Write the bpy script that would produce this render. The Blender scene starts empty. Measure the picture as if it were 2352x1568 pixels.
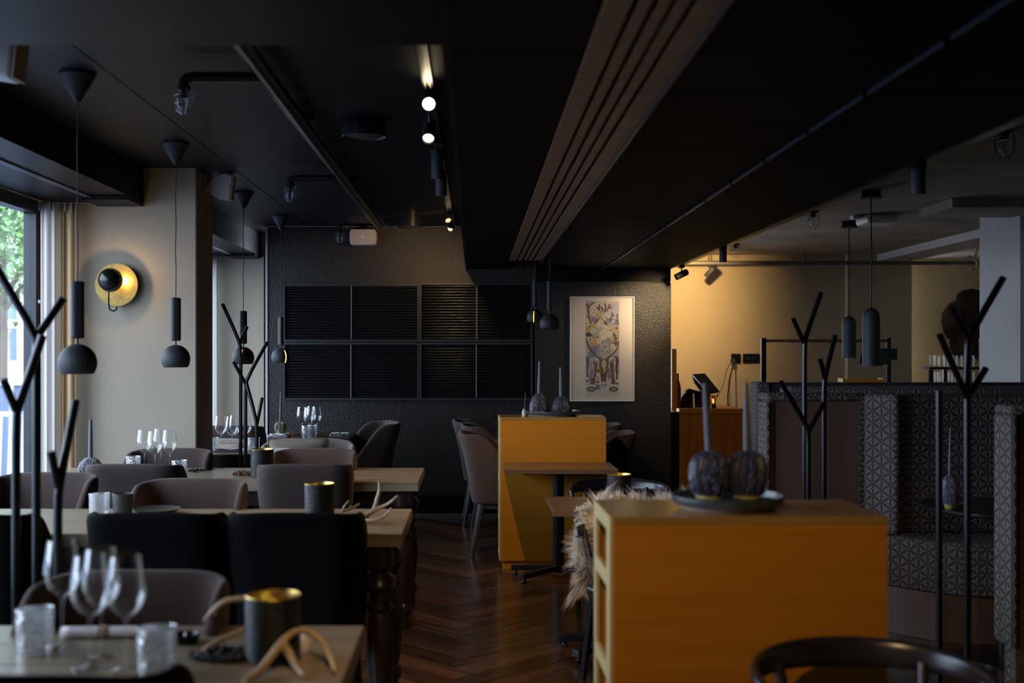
import bpy, math, random
from mathutils import Vector, Matrix
random.seed(7)
PI = math.pi
SC = bpy.context.scene
COL = SC.collection
# ------------------------------------------------------------------ camera
cam_d = bpy.data.cameras.new('camera'); cam = bpy.data.objects.new('camera', cam_d); COL.objects.link(cam)
cam.location = (0, 0, 1.4); cam.rotation_euler = (PI/2, 0, 0)
cam_d.sensor_width = 36; cam_d.lens = 2700/2352*36
cam_d.shift_x = 86/2352; cam_d.shift_y = 28/2352
cam_d.clip_start = 0.05; cam_d.clip_end = 300
cam_d.dof.use_dof = True; cam_d.dof.focus_distance = 8.0; cam_d.dof.aperture_fstop = 2.4
SC.camera = cam
# ------------------------------------------------------------------ world, sun, exposure
SC.view_settings.view_transform = 'Standard'; SC.view_settings.look = 'None'
SC.view_settings.gamma = 1.0; SC.view_settings.use_curve_mapping = False
SC.view_settings.exposure = 0.0
W = bpy.data.worlds.new('sky'); SC.world = W; W.use_nodes = True
wn = W.node_tree.nodes; bg = wn['Background']
bg.inputs['Color'].default_value = (0.76, 0.86, 1.0, 1); bg.inputs['Strength'].default_value = 8.5
sd = bpy.data.lights.new('sun', 'SUN'); sd.energy = 8.0; sd.angle = 0.02; sd.color = (1, 0.95, 0.86)
sun = bpy.data.objects.new('sun', sd); COL.objects.link(sun)
sun.rotation_euler = (math.radians(28), math.radians(38), 0)
def portal(y0, y1):
    l = bpy.data.lights.new('window_portal', 'AREA'); l.shape = 'RECTANGLE'; l.size = y1-y0; l.size_y = 1.86; l.cycles.is_portal = True
    o = bpy.data.objects.new('window_portal', l); COL.objects.link(o); o.location = (-2.66, (y0+y1)/2, 1.38)
    o.rotation_euler = (PI/2, 0, -PI/2)
portal(1.8, 7.05); portal(7.55, 10.95)
SC.cycles.max_bounces = 8; SC.cycles.transparent_max_bounces = 24; SC.cycles.diffuse_bounces = 4
SC.cycles.sample_clamp_indirect = 4.0; SC.cycles.caustics_reflective = False; SC.cycles.caustics_refractive = False
SC.cycles.use_denoising = True
def spot(loc, target, watts, angle=50, col=(1, 0.62, 0.28), blend=0.6, r=0.025):
    l = bpy.data.lights.new('spot', 'SPOT'); l.energy = watts; l.spot_size = math.radians(angle); l.spot_blend = blend
    l.color = col; l.shadow_soft_size = r
    o = bpy.data.objects.new('spot', l); COL.objects.link(o); o.location = loc
    o.rotation_euler = (Vector(target)-Vector(loc)).to_track_quat('-Z', 'Y').to_euler(); return o
# lamps of the ceiling track over the aisle and of the hall track on the right, plus an unseen floor spot
spot((-0.19, 5.08, 2.30), (-0.62, 4.75, 0.7), 34, 62)
spot((-0.19, 6.0, 2.25), (-0.45, 6.5, 0.7), 34, 56)
spot((-0.19, 6.05, 2.25), (0.5, 7.7, 0.70), 62, 52)
spot((-0.19, 1.2, 2.20), (0.60, 3.0, 0.62), 62, 62, col=(1,0.66,0.33))
spot((-0.19, 1.3, 2.20), (-0.60, 2.5, 0.75), 12, 60)
spot((-0.19, 9.00, 2.36), (-0.32, 10.33, 2.42), 75, 100, blend=1.0)
spot((1.80, 9.55, 2.10), (1.52, 10.3, 1.78), 50, 50, col=(1, 0.72, 0.38), blend=1)
spot((1.78, 9.6, 2.10), (1.12, 10.3, 1.50), 42, 60, col=(1, 0.74, 0.5), blend=1)
spot((2.32, 11.9, 2.33), (1.80, 13.3, 2.0), 200, 135, col=(1, 0.66, 0.27), blend=1)
spot((1.79, 8.45, 2.02), (2.25, 11.9, 0.55), 34, 50)
spot((0.35, 4.4, 2.1), (0.15, 5.6, 0), 46, 62, col=(1,0.60,0.27), blend=1)  # warms the aisle floor; unseen spot on neither track
# ------------------------------------------------------------------ helpers
E, F, CX, HY = 1.4, 2700.0, 1090.0, 812.0
def P(px, py, Y): return Vector(((px-CX)*Y/F, Y, E-(py-HY)*Y/F))
MATS = {}
def mat(name, col, rough=0.6, metal=0.0, spec=0.5, kind=None, scale=1.0, amt=0.3, bump=0.0, emit=None, estr=1.0, col2=None, sheen=0.0):
    if name in MATS: return MATS[name]
    m = bpy.data.materials.new(name); m.use_nodes = True; MATS[name] = m
    nt = m.node_tree; N = nt.nodes; L = nt.links; b = N['Principled BSDF']
    b.inputs['Base Color'].default_value = (*col, 1); b.inputs['Roughness'].default_value = rough
    b.inputs['Metallic'].default_value = metal; b.inputs['Specular IOR Level'].default_value = spec
    if sheen: b.inputs['Sheen Weight'].default_value = sheen; b.inputs['Sheen Roughness'].default_value = 0.5
    if emit: b.inputs['Emission Color'].default_value = (*emit, 1); b.inputs['Emission Strength'].default_value = estr
    if kind:
        tc = N.new('ShaderNodeTexCoord'); mp = N.new('ShaderNodeMapping'); nz = N.new('ShaderNodeTexNoise')
        L.new(mp.outputs[0], nz.inputs['Vector'])
        nz.inputs['Detail'].default_value = 5
        if kind == 'wood': L.new(tc.outputs['UV'], mp.inputs[0]); mp.inputs['Scale'].default_value = (1.2*scale, 26*scale, 1); nz.inputs['Scale'].default_value = 1.6; nz.inputs['Distortion'].default_value = 0.6
        elif kind == 'woodv': L.new(tc.outputs['UV'], mp.inputs[0]); mp.inputs['Scale'].default_value = (26*scale, 1.2*scale, 1); nz.inputs['Scale'].default_value = 1.6; nz.inputs['Distortion'].default_value = 0.6
        elif kind == 'fabric': L.new(tc.outputs['UV'], mp.inputs[0]); mp.inputs['Scale'].default_value = (420*scale, 300*scale, 1); nz.inputs['Scale'].default_value = 1.0
        else: L.new(tc.outputs['Object'], mp.inputs[0]); nz.inputs['Scale'].default_value = 6*scale
        rp = N.new('ShaderNodeMix'); rp.data_type = 'RGBA'
        cr = N.new('ShaderNodeMapRange'); cr.inputs['From Min'].default_value = 0.3; cr.inputs['From Max'].default_value = 0.7
        L.new(nz.outputs[0], cr.inputs[0]); L.new(cr.outputs[0], rp.inputs['Factor'])
        c2 = col2 if col2 else tuple(c*(1-amt) for c in col)
        rp.inputs['A'].default_value = (*c2, 1); rp.inputs['B'].default_value = (*col, 1)
        L.new(rp.outputs['Result'], b.inputs['Base Color'])
        if bump:
            bp = N.new('ShaderNodeBump'); bp.inputs['Strength'].default_value = bump; bp.inputs['Distance'].default_value = 0.004
            L.new(nz.outputs[0], bp.inputs['Height']); L.new(bp.outputs[0], b.inputs['Normal'])
    return m
def glassmat(name, tint=(1, 1, 1), base=0.04, rough=0.03, bumpy=0.0, frost=0.0):
    m = bpy.data.materials.new(name); m.use_nodes = True; nt = m.node_tree; N = nt.nodes; L = nt.links
    N.remove(N['Principled BSDF']); out = N['Material Output']
    t = N.new('ShaderNodeBsdfTransparent'); t.inputs[0].default_value = (*tint, 1)
    g = N.new('ShaderNodeBsdfGlossy'); g.inputs['Roughness'].default_value = rough
    lw = N.new('ShaderNodeLayerWeight'); lw.inputs['Blend'].default_value = 0.35
    mr = N.new('ShaderNodeMapRange'); mr.inputs['To Min'].default_value = base; mr.inputs['To Max'].default_value = 0.9
    L.new(lw.outputs['Facing'], mr.inputs[0])
    pw = N.new('ShaderNodeMath'); pw.operation = 'POWER'; pw.inputs[1].default_value = 2.0
    L.new(mr.outputs[0], pw.inputs[0])
    mx = N.new('ShaderNodeMixShader'); L.new(pw.outputs[0] if not frost else mr.outputs[0], mx.inputs[0]); L.new(t.outputs[0], mx.inputs[1]); L.new(g.outputs[0], mx.inputs[2])
    last = mx
    if frost:
        d = N.new('ShaderNodeBsdfTranslucent'); d.inputs[0].default_value = (0.8, 0.85, 0.9, 1)
        mx2 = N.new('ShaderNodeMixShader'); mx2.inputs[0].default_value = frost
        L.new(mx.outputs[0], mx2.inputs[1]); L.new(d.outputs[0], mx2.inputs[2]); last = mx2
    if bumpy:
        tc = N.new('ShaderNodeTexCoord'); v = N.new('ShaderNodeTexVoronoi'); v.inputs['Scale'].default_value = 90
        L.new(tc.outputs['Object'], v.inputs['Vector'])
        bp = N.new('ShaderNodeBump'); bp.inputs['Strength'].default_value = bumpy; bp.inputs['Distance'].default_value = 0.003
        L.new(v.outputs['Distance'], bp.inputs['Height']); L.new(bp.outputs[0], g.inputs['Normal']); L.new(bp.outputs[0], lw.inputs['Normal'])
    L.new(last.outputs[0], out.inputs['Surface']); MATS[name] = m; return m
def emat(name, col, s):
    m = bpy.data.materials.new(name); m.use_nodes = True; nt = m.node_tree
    nt.nodes.remove(nt.nodes['Principled BSDF']); e = nt.nodes.new('ShaderNodeEmission')
    e.inputs[0].default_value = (*col, 1); e.inputs[1].default_value = s
    nt.links.new(e.outputs[0], nt.nodes['Material Output'].inputs['Surface']); return m

class MB:
    def __init__(s): s.v = []; s.f = []; s.mi = []; s.cur = 0
    def add(s, vs, fs):
        n = len(s.v); s.v += [Vector(v) for v in vs]
        for f in fs: s.f.append([i+n for i in f]); s.mi.append(s.cur)
        return s
    def box(s, x0, x1, y0, y1, z0, z1):
        return s.add([(x0,y0,z0),(x1,y0,z0),(x1,y1,z0),(x0,y1,z0),(x0,y0,z1),(x1,y0,z1),(x1,y1,z1),(x0,y1,z1)],
                     [(0,3,2,1),(4,5,6,7),(0,1,5,4),(1,2,6,5),(2,3,7,6),(3,0,4,7)])
    def prism(s, poly, z0, z1):   # polygon in plan (ccw), extruded in z
        n = len(poly)
        return s.add([(x,y,z0) for x,y in poly]+[(x,y,z1) for x,y in poly],
                     [tuple(range(n))[::-1], tuple(range(n,2*n))]+[(i,(i+1)%n,n+(i+1)%n,n+i) for i in range(n)])
    def extr(s, poly, axis_vec):  # 3d polygon extruded along vector
        n = len(poly); a = Vector(axis_vec); p = [Vector(q) for q in poly]
        return s.add(p+[q+a for q in p], [tuple(range(n)), tuple(range(n,2*n))[::-1]]+[(i,n+i,n+(i+1)%n,(i+1)%n) for i in range(n)])
    def bar(s, a, b, w, h, up=(0,0,1)):
        a = Vector(a); b = Vector(b); d = (b-a).normalized(); up = Vector(up)
        if abs(d.dot(up)) > 0.98: up = Vector((1,0,0))
        x = d.cross(up).normalized()*w/2; y = x.cross(d).normalized()*h/2
        vs = [a-x-y,a+x-y,a+x+y,a-x+y,b-x-y,b+x-y,b+x+y,b-x+y]
        return s.add(vs, [(0,3,2,1)[::-1],(4,5,6,7)[::-1],(0,1,5,4)[::-1],(1,2,6,5)[::-1],(2,3,7,6)[::-1],(3,0,4,7)[::-1]])
    def tube(s, pts, r, n=10, caps=True):
        pts = [Vector(p) for p in pts]; R = r if isinstance(r, (list, tuple)) else [r]*len(pts)
        base = len(s.v); prev = None; vs = []
        for i, p in enumerate(pts):
            d = (pts[min(i+1,len(pts)-1)]-pts[max(i-1,0)]).normalized()
            if prev is None:
                up = Vector((0,0,1)) if abs(d.z) < 0.9 else Vector((0,1,0)); x = d.cross(up).normalized()
            else: x = (prev-d*prev.dot(d)).normalized()
            prev = x; y = d.cross(x)
            for k in range(n):
                a = 2*PI*k/n; vs.append(p+(x*math.cos(a)+y*math.sin(a))*R[i])
        fs = []
        for i in range(len(pts)-1):
            for k in range(n): fs.append((i*n+k, i*n+(k+1)%n, (i+1)*n+(k+1)%n, (i+1)*n+k))
        if caps: fs += [tuple(range(n))[::-1], tuple(range((len(pts)-1)*n, len(pts)*n))]
        return s.add(vs, fs)
    def cyl(s, a, b, r, n=20, r2=None): return s.tube([a, b], [r, r if r2 is None else r2], n)
    def lathe(s, prof, c=(0,0,0), n=28, jit=None, cap=False):
        cx, cy, cz = c; vs = []; m = len(prof)
        for i, (r, z) in enumerate(prof):
            for k in range(n):
                a = 2*PI*k/n; rr = r if jit is None else r*jit(a, z, i)
                vs.append((cx+rr*math.cos(a), cy+rr*math.sin(a), cz+z))
        fs = [(i*n+k, i*n+(k+1)%n, (i+1)*n+(k+1)%n, (i+1)*n+k) for i in range(m-1) for k in range(n)]
        if cap: fs += [tuple(range(n))[::-1], tuple(range((m-1)*n, m*n))]
        return s.add(vs, fs)
    def sphere(s, c, r, n=20, m=12, sc=(1,1,1), t0=0.0, t1=PI, jit=None):
        vs = []; c = Vector(c)
        for i in range(m+1):
            t = t0+(t1-t0)*i/m
            for k in range(n):
                a = 2*PI*k/n; rr = r*(jit(a,t) if jit else 1)
                vs.append(c+Vector((rr*sc[0]*math.sin(t)*math.cos(a), rr*sc[1]*math.sin(t)*math.sin(a), rr*sc[2]*math.cos(t))))
        return s.add(vs, [(i*n+k, (i+1)*n+k, (i+1)*n+(k+1)%n, i*n+(k+1)%n) for i in range(m) for k in range(n)])
    def grid(s, fn, nu, nv):
        vs = [fn(i/nu, j/nv) for j in range(nv+1) for i in range(nu+1)]
        return s.add(vs, [(j*(nu+1)+i, j*(nu+1)+i+1, (j+1)*(nu+1)+i+1, (j+1)*(nu+1)+i) for j in range(nv) for i in range(nu)])
    def build(s, name, m, parent=None, smooth=False, bevel=0.0, solid=0.0, sub=0, world=False, seg=2):
        off = Vector(parent.location) if (parent is not None and world) else Vector((0,0,0))
        if parent is not None and world and parent.parent is not None: off = off+Vector(parent.parent.location)
        me = bpy.data.meshes.new(name); me.from_pydata([v-off for v in s.v], [], s.f)
        for mm in (m if isinstance(m, (list, tuple)) else [m]): me.materials.append(mm)
        uv = me.uv_layers.new(name='UVMap'); me.update()
        for p, mi in zip(me.polygons, s.mi):
            p.material_index = mi; p.use_smooth = smooth; n = p.normal
            if abs(n.z) > 0.75: h = Vector((1,0,0)); g = Vector((0,1,0))
            else: h = Vector((0,0,1)).cross(n).normalized(); g = Vector((0,0,1))
            for li in p.loop_indices:
                co = me.vertices[me.loops[li].vertex_index].co; uv.data[li].uv = (co.dot(h), co.dot(g))
        o = bpy.data.objects.new(name, me); COL.objects.link(o)
        if parent is not None: o.parent = parent
        if solid: q = o.modifiers.new('solid', 'SOLIDIFY'); q.thickness = solid; q.offset = 0
        if bevel: q = o.modifiers.new('bevel', 'BEVEL'); q.width = bevel; q.segments = seg; q.limit_method = 'ANGLE'; q.angle_limit = 0.6
        if sub: q = o.modifiers.new('sub', 'SUBSURF'); q.levels = sub; q.render_levels = sub
        if smooth and not sub: me.set_sharp_from_angle(angle=0.7)
        return o
def tag(o, label=None, cat=None, group=None, kind=None):
    if label: o['label'] = label
    if cat: o['category'] = cat
    if group: o['group'] = group
    if kind: o['kind'] = kind
    return o
def thing(name, label, cat, loc, group=None, rz=0.0):
    o = bpy.data.objects.new(name, None); COL.objects.link(o); o.location = loc; o.rotation_euler = (0,0,rz); o.empty_display_size = 0.1
    return tag(o, label, cat, group)
def struct(name, mb, m, parent=None, **k):
    o = mb.build(name, m, parent, **k)
    if parent is None: o['kind'] = 'structure'
    return o
def copy_tree(o, loc, rz, label, group=None):
    def cp(x, par):
        c = x.copy(); COL.objects.link(c); c.parent = par
        for ch in CH[x]: cp(ch, c)
        return c
    if not CH or o not in CH:
        def walk(x):
            CH[x] = [q for q in x.children]
            for q in CH[x]: walk(q)
        walk(o)
    c = cp(o, None); c.location = loc; c.rotation_euler = (0,0,rz); c['label'] = label
    if group: c['group'] = group
    return c
CH = {}
# ------------------------------------------------------------------ materials
BLK = mat('black paint', (0.0055,0.0062,0.0085), 0.42, kind='n', scale=1.2, amt=0.25)
BLKC = mat('black ceiling board', (0.0055,0.0062,0.0085), 0.5, kind='n', scale=0.6, amt=0.3)
SOFB = mat('black soffit board', (0.0045,0.0038,0.0036), 0.62, kind='n', scale=0.6, amt=0.3)
WALLB = mat('dark textured wall', (0.017,0.0145,0.013), 0.36, kind='n', scale=15, amt=0.15, bump=1.0)
GAP = mat('dark gap', (0.003,0.003,0.003), 0.9)
CREAM = mat('cream wall paint', (0.40,0.34,0.26), 0.75, kind='n', scale=0.5, amt=0.06)
HALLW = mat('hall wall paint', (0.40,0.32,0.21), 0.7, kind='n', scale=0.4, amt=0.08)
CONC = mat('grey plaster ceiling', (0.36,0.31,0.25), 0.8, kind='n', scale=0.35, amt=0.4)
PALE = mat('pale pillar paint', (0.46,0.45,0.45), 0.7, kind='n', scale=0.4, amt=0.05)
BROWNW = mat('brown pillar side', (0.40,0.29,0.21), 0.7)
METAL = mat('black powder coated steel', (0.009,0.010,0.013), 0.28, 0.3, kind='n', scale=3, amt=0.2)
MATT = mat('matt black lamp paint', (0.022,0.024,0.027), 0.6, kind='n', scale=12, amt=0.15, bump=0.1)
DKMETAL = mat('dark grey metal', (0.03,0.032,0.036), 0.35, 0.5)
OAK = mat('oak table top', (0.34,0.275,0.185), 0.32, kind='wood', scale=0.8, amt=0.35)
OAKG = mat('grey oak end grain', (0.26,0.22,0.17), 0.5, kind='wood', scale=1.0, amt=0.35)
TURN = mat('dark turned wood', (0.035,0.022,0.018), 0.32, kind='woodv', amt=0.4)
ORW = mat('orange oak veneer', (0.50,0.195,0.010), 0.42, kind='wood', scale=0.6, amt=0.16)
ORWV = mat('orange oak veneer upright', (0.50,0.195,0.010), 0.45, kind='woodv', scale=0.6, amt=0.35)
PLY = mat('pale shelf edge', (0.54,0.40,0.18), 0.5, kind='woodv', amt=0.15)
TOPW = mat('glossy sheen tinted top veneer', (0.34,0.20,0.06), 0.22, kind='wood', scale=0.6, amt=0.25)  # top greyed to paint in the window sheen over the orange veneer
WAL = mat('brown veneer table top', (0.16,0.095,0.055), 0.25, kind='wood', scale=0.8, amt=0.35)
PANELW = mat('reddish brown wood panel', (0.16,0.095,0.070), 0.38, kind='woodv', scale=0.4, amt=0.35)
FAB = mat('taupe wool fabric', (0.088,0.062,0.056), 0.9, kind='fabric', amt=0.35, bump=0.25, sheen=0.12)
FABB = mat('black wool fabric', (0.0028,0.003,0.004), 0.9, kind='fabric', amt=0.3, bump=0.25, sheen=0.02)
LEGM = mat('dark stained leg', (0.05,0.045,0.05), 0.3)
GOLD = mat('brass leaf', (0.80,0.55,0.16), 0.32, 0.9, kind='n', scale=5, amt=0.3, col2=(0.5,0.33,0.09))
GLASS = glassmat('wine glass', base=0.12)
CUT = glassmat('cut glass', base=0.28, rough=0.1, bumpy=1.0, frost=0.10)
PANE = glassmat('window glass', tint=(0.92,0.96,1.0), base=0.08, rough=0.0)
WHITE = mat('white plastic', (0.62,0.60,0.58), 0.5)
WAX = mat('black wax', (0.050,0.056,0.10), 0.42, kind='n', scale=10, amt=0.5, bump=0.2)
CANDLE = mat('grey blue candle wax', (0.075,0.085,0.12), 0.45)
BULB = glassmat('bulb glass', base=0.03)
CHROME = mat('brushed chrome', (0.5,0.5,0.52), 0.25, 1.0)
STRIPW = mat('tan ceiling strip', (0.42,0.26,0.14), 0.42, kind='wood', scale=0.5, amt=0.35)
def patt():
    m = bpy.data.materials.new('leaf pattern upholstery'); m.use_nodes = True; nt = m.node_tree; N = nt.nodes; L = nt.links; b = N['Principled BSDF']
    tc = N.new('ShaderNodeTexCoord'); sp = N.new('ShaderNodeSeparateXYZ'); L.new(tc.outputs['UV'], sp.inputs[0])
    def M(op, a, bb=None, c=None):
        n = N.new('ShaderNodeMath'); n.operation = op
        for i, q in enumerate((a, bb, c)):
            if q is None: continue
            if isinstance(q, (int, float)): n.inputs[i].default_value = q
            else: L.new(q, n.inputs[i])
        return n.outputs[0]
    A = 0.055
    u = M('MULTIPLY', sp.outputs[0], 1/(A*1.03)); v = M('MULTIPLY', sp.outputs[1], 1/(A*1.12))
    res = None
    for k in range(3):
        a = k*PI/3+PI/2; tx, ty = math.cos(a), math.sin(a); nx, ny = -math.sin(a), math.cos(a); h = math.sqrt(3)/2
        c = M('ADD', M('MULTIPLY', u, nx/h), M('MULTIPLY', v, ny/h)); s_ = M('ADD', M('MULTIPLY', u, tx), M('MULTIPLY', v, ty))
        rc = M('ROUND', c); d = M('ABSOLUTE', M('SUBTRACT', c, rc))
        fr = M('FRACT', M('ADD', M('ADD', s_, M('MULTIPLY', rc, 0.5)), 100.0))
        w = M('MULTIPLY', M('SINE', M('MULTIPLY', fr, PI)), 0.17)
        q = M('SUBTRACT', w, d); res = q if res is None else M('MAXIMUM', res, q)
    mr = N.new('ShaderNodeMapRange'); L.new(res, mr.inputs[0]); mr.inputs['From Min'].default_value = -0.03; mr.inputs['From Max'].default_value = 0.03
    m2 = N.new('ShaderNodeMapRange'); L.new(res, m2.inputs[0]); m2.inputs['From Min'].default_value = -0.085; m2.inputs['From Max'].default_value = -0.125
    tot = M('MAXIMUM', mr.outputs[0], m2.outputs[0])
    mx = N.new('ShaderNodeMix'); mx.data_type = 'RGBA'; L.new(tot, mx.inputs['Factor'])
    mx.inputs['A'].default_value = (0.26,0.215,0.19,1); mx.inputs['B'].default_value = (0.050,0.040,0.038,1)
    L.new(mx.outputs['Result'], b.inputs['Base Color']); b.inputs['Roughness'].default_value = 0.8
    bp = N.new('ShaderNodeBump'); bp.inputs['Strength'].default_value = 0.8; bp.inputs['Distance'].default_value = 0.006; bp.invert = True
    L.new(tot, bp.inputs['Height']); L.new(bp.outputs[0], b.inputs['Normal'])
    return m
PAT = patt()
for n_, sp_ in (('black ceiling board',0.22),('black soffit board',0.08),('black wool fabric',0.08),('taupe wool fabric',0.15),('black paint',0.12)):
    MATS[n_].node_tree.nodes['Principled BSDF'].inputs['Specular IOR Level'].default_value = sp_
# ------------------------------------------------------------------ structure
YB = 10.33; XS0, XS1, ZS = -0.079, 1.72, 2.141; ZC = 2.517; XW = -2.58
floor = struct('floor', MB().box(-2.7, 6.4, -1.3, 14.2, -0.15, -0.006), mat('floor underlay', (0.01,0.007,0.005), 0.6))
FLW = mat('dark walnut floor', (0.125,0.062,0.028), 0.30, kind='wood', scale=0.8, amt=0.65, col2=(0.030,0.014,0.008))
FLW.node_tree.nodes['Principled BSDF'].inputs['Roughness'].default_value = 0.21
def herring():
    Wd, Ln = 0.13, 0.65; c45 = math.cos(PI/4); out = []
    for k in range(-90, 150):
        for m_ in range(-14, 16):
            for kind in (0, 1):
                if kind == 0: x0,x1,y0,y1 = 0,Ln,0,Wd
                else: x0,x1,y0,y1 = Ln,Ln+Wd,Wd-Ln,Wd
                ox, oy = k*Wd+m_*Ln, k*Wd-m_*Ln; g = 0.0012
                q = [(x0+g,y0+g),(x1-g,y0+g),(x1-g,y1-g),(x0+g,y1-g)]
                pts = []
                for x, y in q:
                    X, Y = x+ox, y+oy; pts.append(((X-Y)*c45, (X+Y)*c45))
                cx = sum(p[0] for p in pts)/4; cy = sum(p[1] for p in pts)/4
                if -2.5 < cx < 6.1 and 0.2 < cy < 13.2 and not (cy > 9.9 and cx < 1.7) and not (cy > 6.8 and cx < -1.6): out.append((kind, cx, cy, pts))
    return out
pl = herring()
pl.sort(key=lambda t: abs(t[1]-0.25)*1.6+abs(t[2]-6.0)*0.55)
meshes = {}
big = MB()
for i, (kind, cx, cy, pts) in enumerate(pl):
    if i < 298:
        loc = [(x-cx, y-cy) for x, y in pts]
        if kind not in meshes:
            o = MB().prism(loc, -0.008, 0.0).build('plank', FLW, floor); meshes[kind] = o.data
            uvl = o.data.uv_layers[0]; a = (PI/4 if kind == 0 else -PI/4)
            dvec = Vector((pts[1][0]-pts[0][0], pts[1][1]-pts[0][1])) if kind == 0 else Vector((pts[3][0]-pts[0][0], pts[3][1]-pts[0][1]))
            dvec.normalize(); per = Vector((-dvec.y, dvec.x))
            for lp in o.data.loops:
                co = o.data.vertices[lp.vertex_index].co.xy; uvl.data[lp.index].uv = (co.dot(dvec), co.dot(per))
        else:
            o = bpy.data.objects.new('plank', meshes[kind]); COL.objects.link(o); o.parent = floor
        o.location = (cx, cy, 0.0005*((i*7)%3))
    else: big.prism(pts, -0.008, 0.0)
# per-plank tone and grain offset
nt = FLW.node_tree; oi = nt.nodes.new('ShaderNodeObjectInfo'); gm = nt.nodes.new('ShaderNodeNewGeometry')
mp = [n for n in nt.nodes if n.type == 'MAPPING'][0]; cmb = nt.nodes.new('ShaderNodeCombineXYZ'); mu = nt.nodes.new('ShaderNodeMath'); mu.operation = 'MULTIPLY'; mu.inputs[1].default_value = 37
add = nt.nodes.new('ShaderNodeMath'); add.operation = 'ADD'
nt.links.new(oi.outputs['Random'], add.inputs[0]); nt.links.new(gm.outputs['Random Per Island'], add.inputs[1])
nt.links.new(add.outputs[0], mu.inputs[0]); nt.links.new(mu.outputs[0], cmb.inputs[0]); nt.links.new(mu.outputs[0], cmb.inputs[1]); nt.links.new(cmb.outputs[0], mp.inputs['Location'])
mrv = nt.nodes.new('ShaderNodeMath'); mrv.operation = 'FRACT'; nt.links.new(add.outputs[0], mrv.inputs[0])
mr2 = nt.nodes.new('ShaderNodeMapRange'); mr2.inputs['To Min'].default_value = 0.45; mr2.inputs['To Max'].default_value = 1.25; nt.links.new(mrv.outputs[0], mr2.inputs[0])
hs = nt.nodes.new('ShaderNodeHueSaturation'); nt.links.new(mr2.outputs[0], hs.inputs['Value'])
bsdf = nt.nodes['Principled BSDF']; src = bsdf.inputs['Base Color'].links[0].from_socket; nt.links.new(src, hs.inputs['Color']); nt.links.new(hs.outputs[0], bsdf.inputs['Base Color'])
bo = big.build('plank', FLW, floor); bo['kind'] = 'stuff'
uvl = bo.data.uv_layers[0]
for p in bo.data.polygons:
    if p.normal.z < 0.9: continue
    vs = [bo.data.vertices[i].co.xy for i in p.vertices]; e1 = vs[1]-vs[0]; e2 = vs[3]-vs[0]; d = (e1 if e1.length > e2.length else e2).normalized(); pr = Vector((-d.y, d.x))
    for li in p.loop_indices:
        co = bo.data.vertices[bo.data.loops[li].vertex_index].co.xy; uvl.data[li].uv = (co.dot(d), co.dot(pr))
struct('ceiling', MB().box(-2.7, 6.4, -1.3, 14.2, ZC+0.03, ZC+0.25), GAP)
CE = bpy.data.objects['ceiling']
ys = [3.27, 4.07, 4.97, 5.87, 6.78, 7.64, 8.52, 9.42, 10.32]
for a, b in zip(ys[:-1], ys[1:]):
    for x0, x1 in ((-1.99, -1.457), (-1.451, -0.082)):
        MB().box(x0, x1, a+0.002, b-0.002, ZC, ZC+0.03).build('ceiling_panel', BLKC, CE)
MB().box(-2.0, -1.82, 10.33, 11.0, ZC, ZC+0.03).build('ceiling_panel', BLKC, CE)
MB().box(-2.0, XS0, -1.2, 3.27, ZC, ZC+0.03).build('ceiling_panel', BLKC, CE)
MB().box(XS1, 6.3, -1.2, 13.9, ZC, ZC+0.029).build('plaster', CONC, CE)
struct('wall_front', MB().box(-2.7, 6.4, -1.35, -1.2, 0, ZC), BLK)
struct('wall_right', MB().box(6.2, 6.35, -1.2, 14.0, 0, ZC), HALLW)
struct('wall_back', MB().box(-1.816, XS1, YB, YB+0.16, 0, ZC), WALLB)
struct('wall_lining', MB().box(0.53, XS1, YB-0.04, YB-0.001, 0.12, 2.02), WALLB, bevel=0.003)
struct('wall_left', MB().box(XW-0.12, XW, -1.2, 11.1, 0, 0.45).box(XW-0.12, XW, -1.2, 1.8, 0.45, 2.31).box(XW-0.12, XW, -1.2, 11.1, 2.31, ZC).box(XW-0.12, XW, 7.05, 7.55, 0.45, 2.31).box(XW-0.12, XW, 10.95, 11.1, 0.45, 2.31), CREAM)
struct('wall_alcove', MB().box(XW, -1.80, 11.0, 11.12, 0, ZC).box(-2.02, -1.96, 10.93, 10.999, 0, 2.31), CREAM)
struct('wall_shade_strip', MB().box(0.53, XS1, YB-0.02, YB-0.001, 2.035, ZS), BLK)  # added black strip, painting in the shade above the lining
struct('trim_1', MB().box(-1.835, -1.817, YB-0.015, YB+0.02, 0, 2.50), mat('pale edge strip', (0.5,0.5,0.5), 0.5))
struct('baseboard_back', MB().box(-1.816, 0.52, YB-0.025, YB-0.001, 0.0, 0.11).box(-1.816, 0.52, YB-0.035, YB-0.001, 0.112, 0.16), BLK, bevel=0.004)
p_ = MB().box(XW, -1.681, 7.08, 7.52, 0, ZC)
pil = struct('pillar_left', p_, CREAM)
struct('pillar_side_face', MB().box(-1.680, -1.676, 7.085, 7.52, 0, ZC), BROWNW)  # right face of the pillar, browner than the cream front
# dark beams boxed in over the windows
for i, (a, b) in enumerate(((-1.2, 7.078), (7.522, 10.99))):
    o = struct('beam', MB().box(XW+0.001, -1.993, a, b, 2.31, ZC-0.001), BLK); 
    for xx in (-2.235, -2.215): MB().box(xx-0.005, xx+0.005, a+0.2, b-0.02, 2.300, 2.309).build('curtain_rail', mat('rail enamel', (0.25,0.27,0.3), 0.35), o)
    for yy in range(8):
        y = a+0.5+yy*0.85
        if y < b: MB().box(XW+0.01, -2.25, y, y+0.008, 2.306, 2.3095).build('joint_strip', GAP, o)
    MB().box(-2.26, -1.994, b-0.32, b-0.002, 2.285, 2.309).build('end_box', BLK, o)
struct('beam', MB().box(XW, XS0-0.001, 2.2, 3.24, 2.25, ZC-0.001), BLK)
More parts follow.
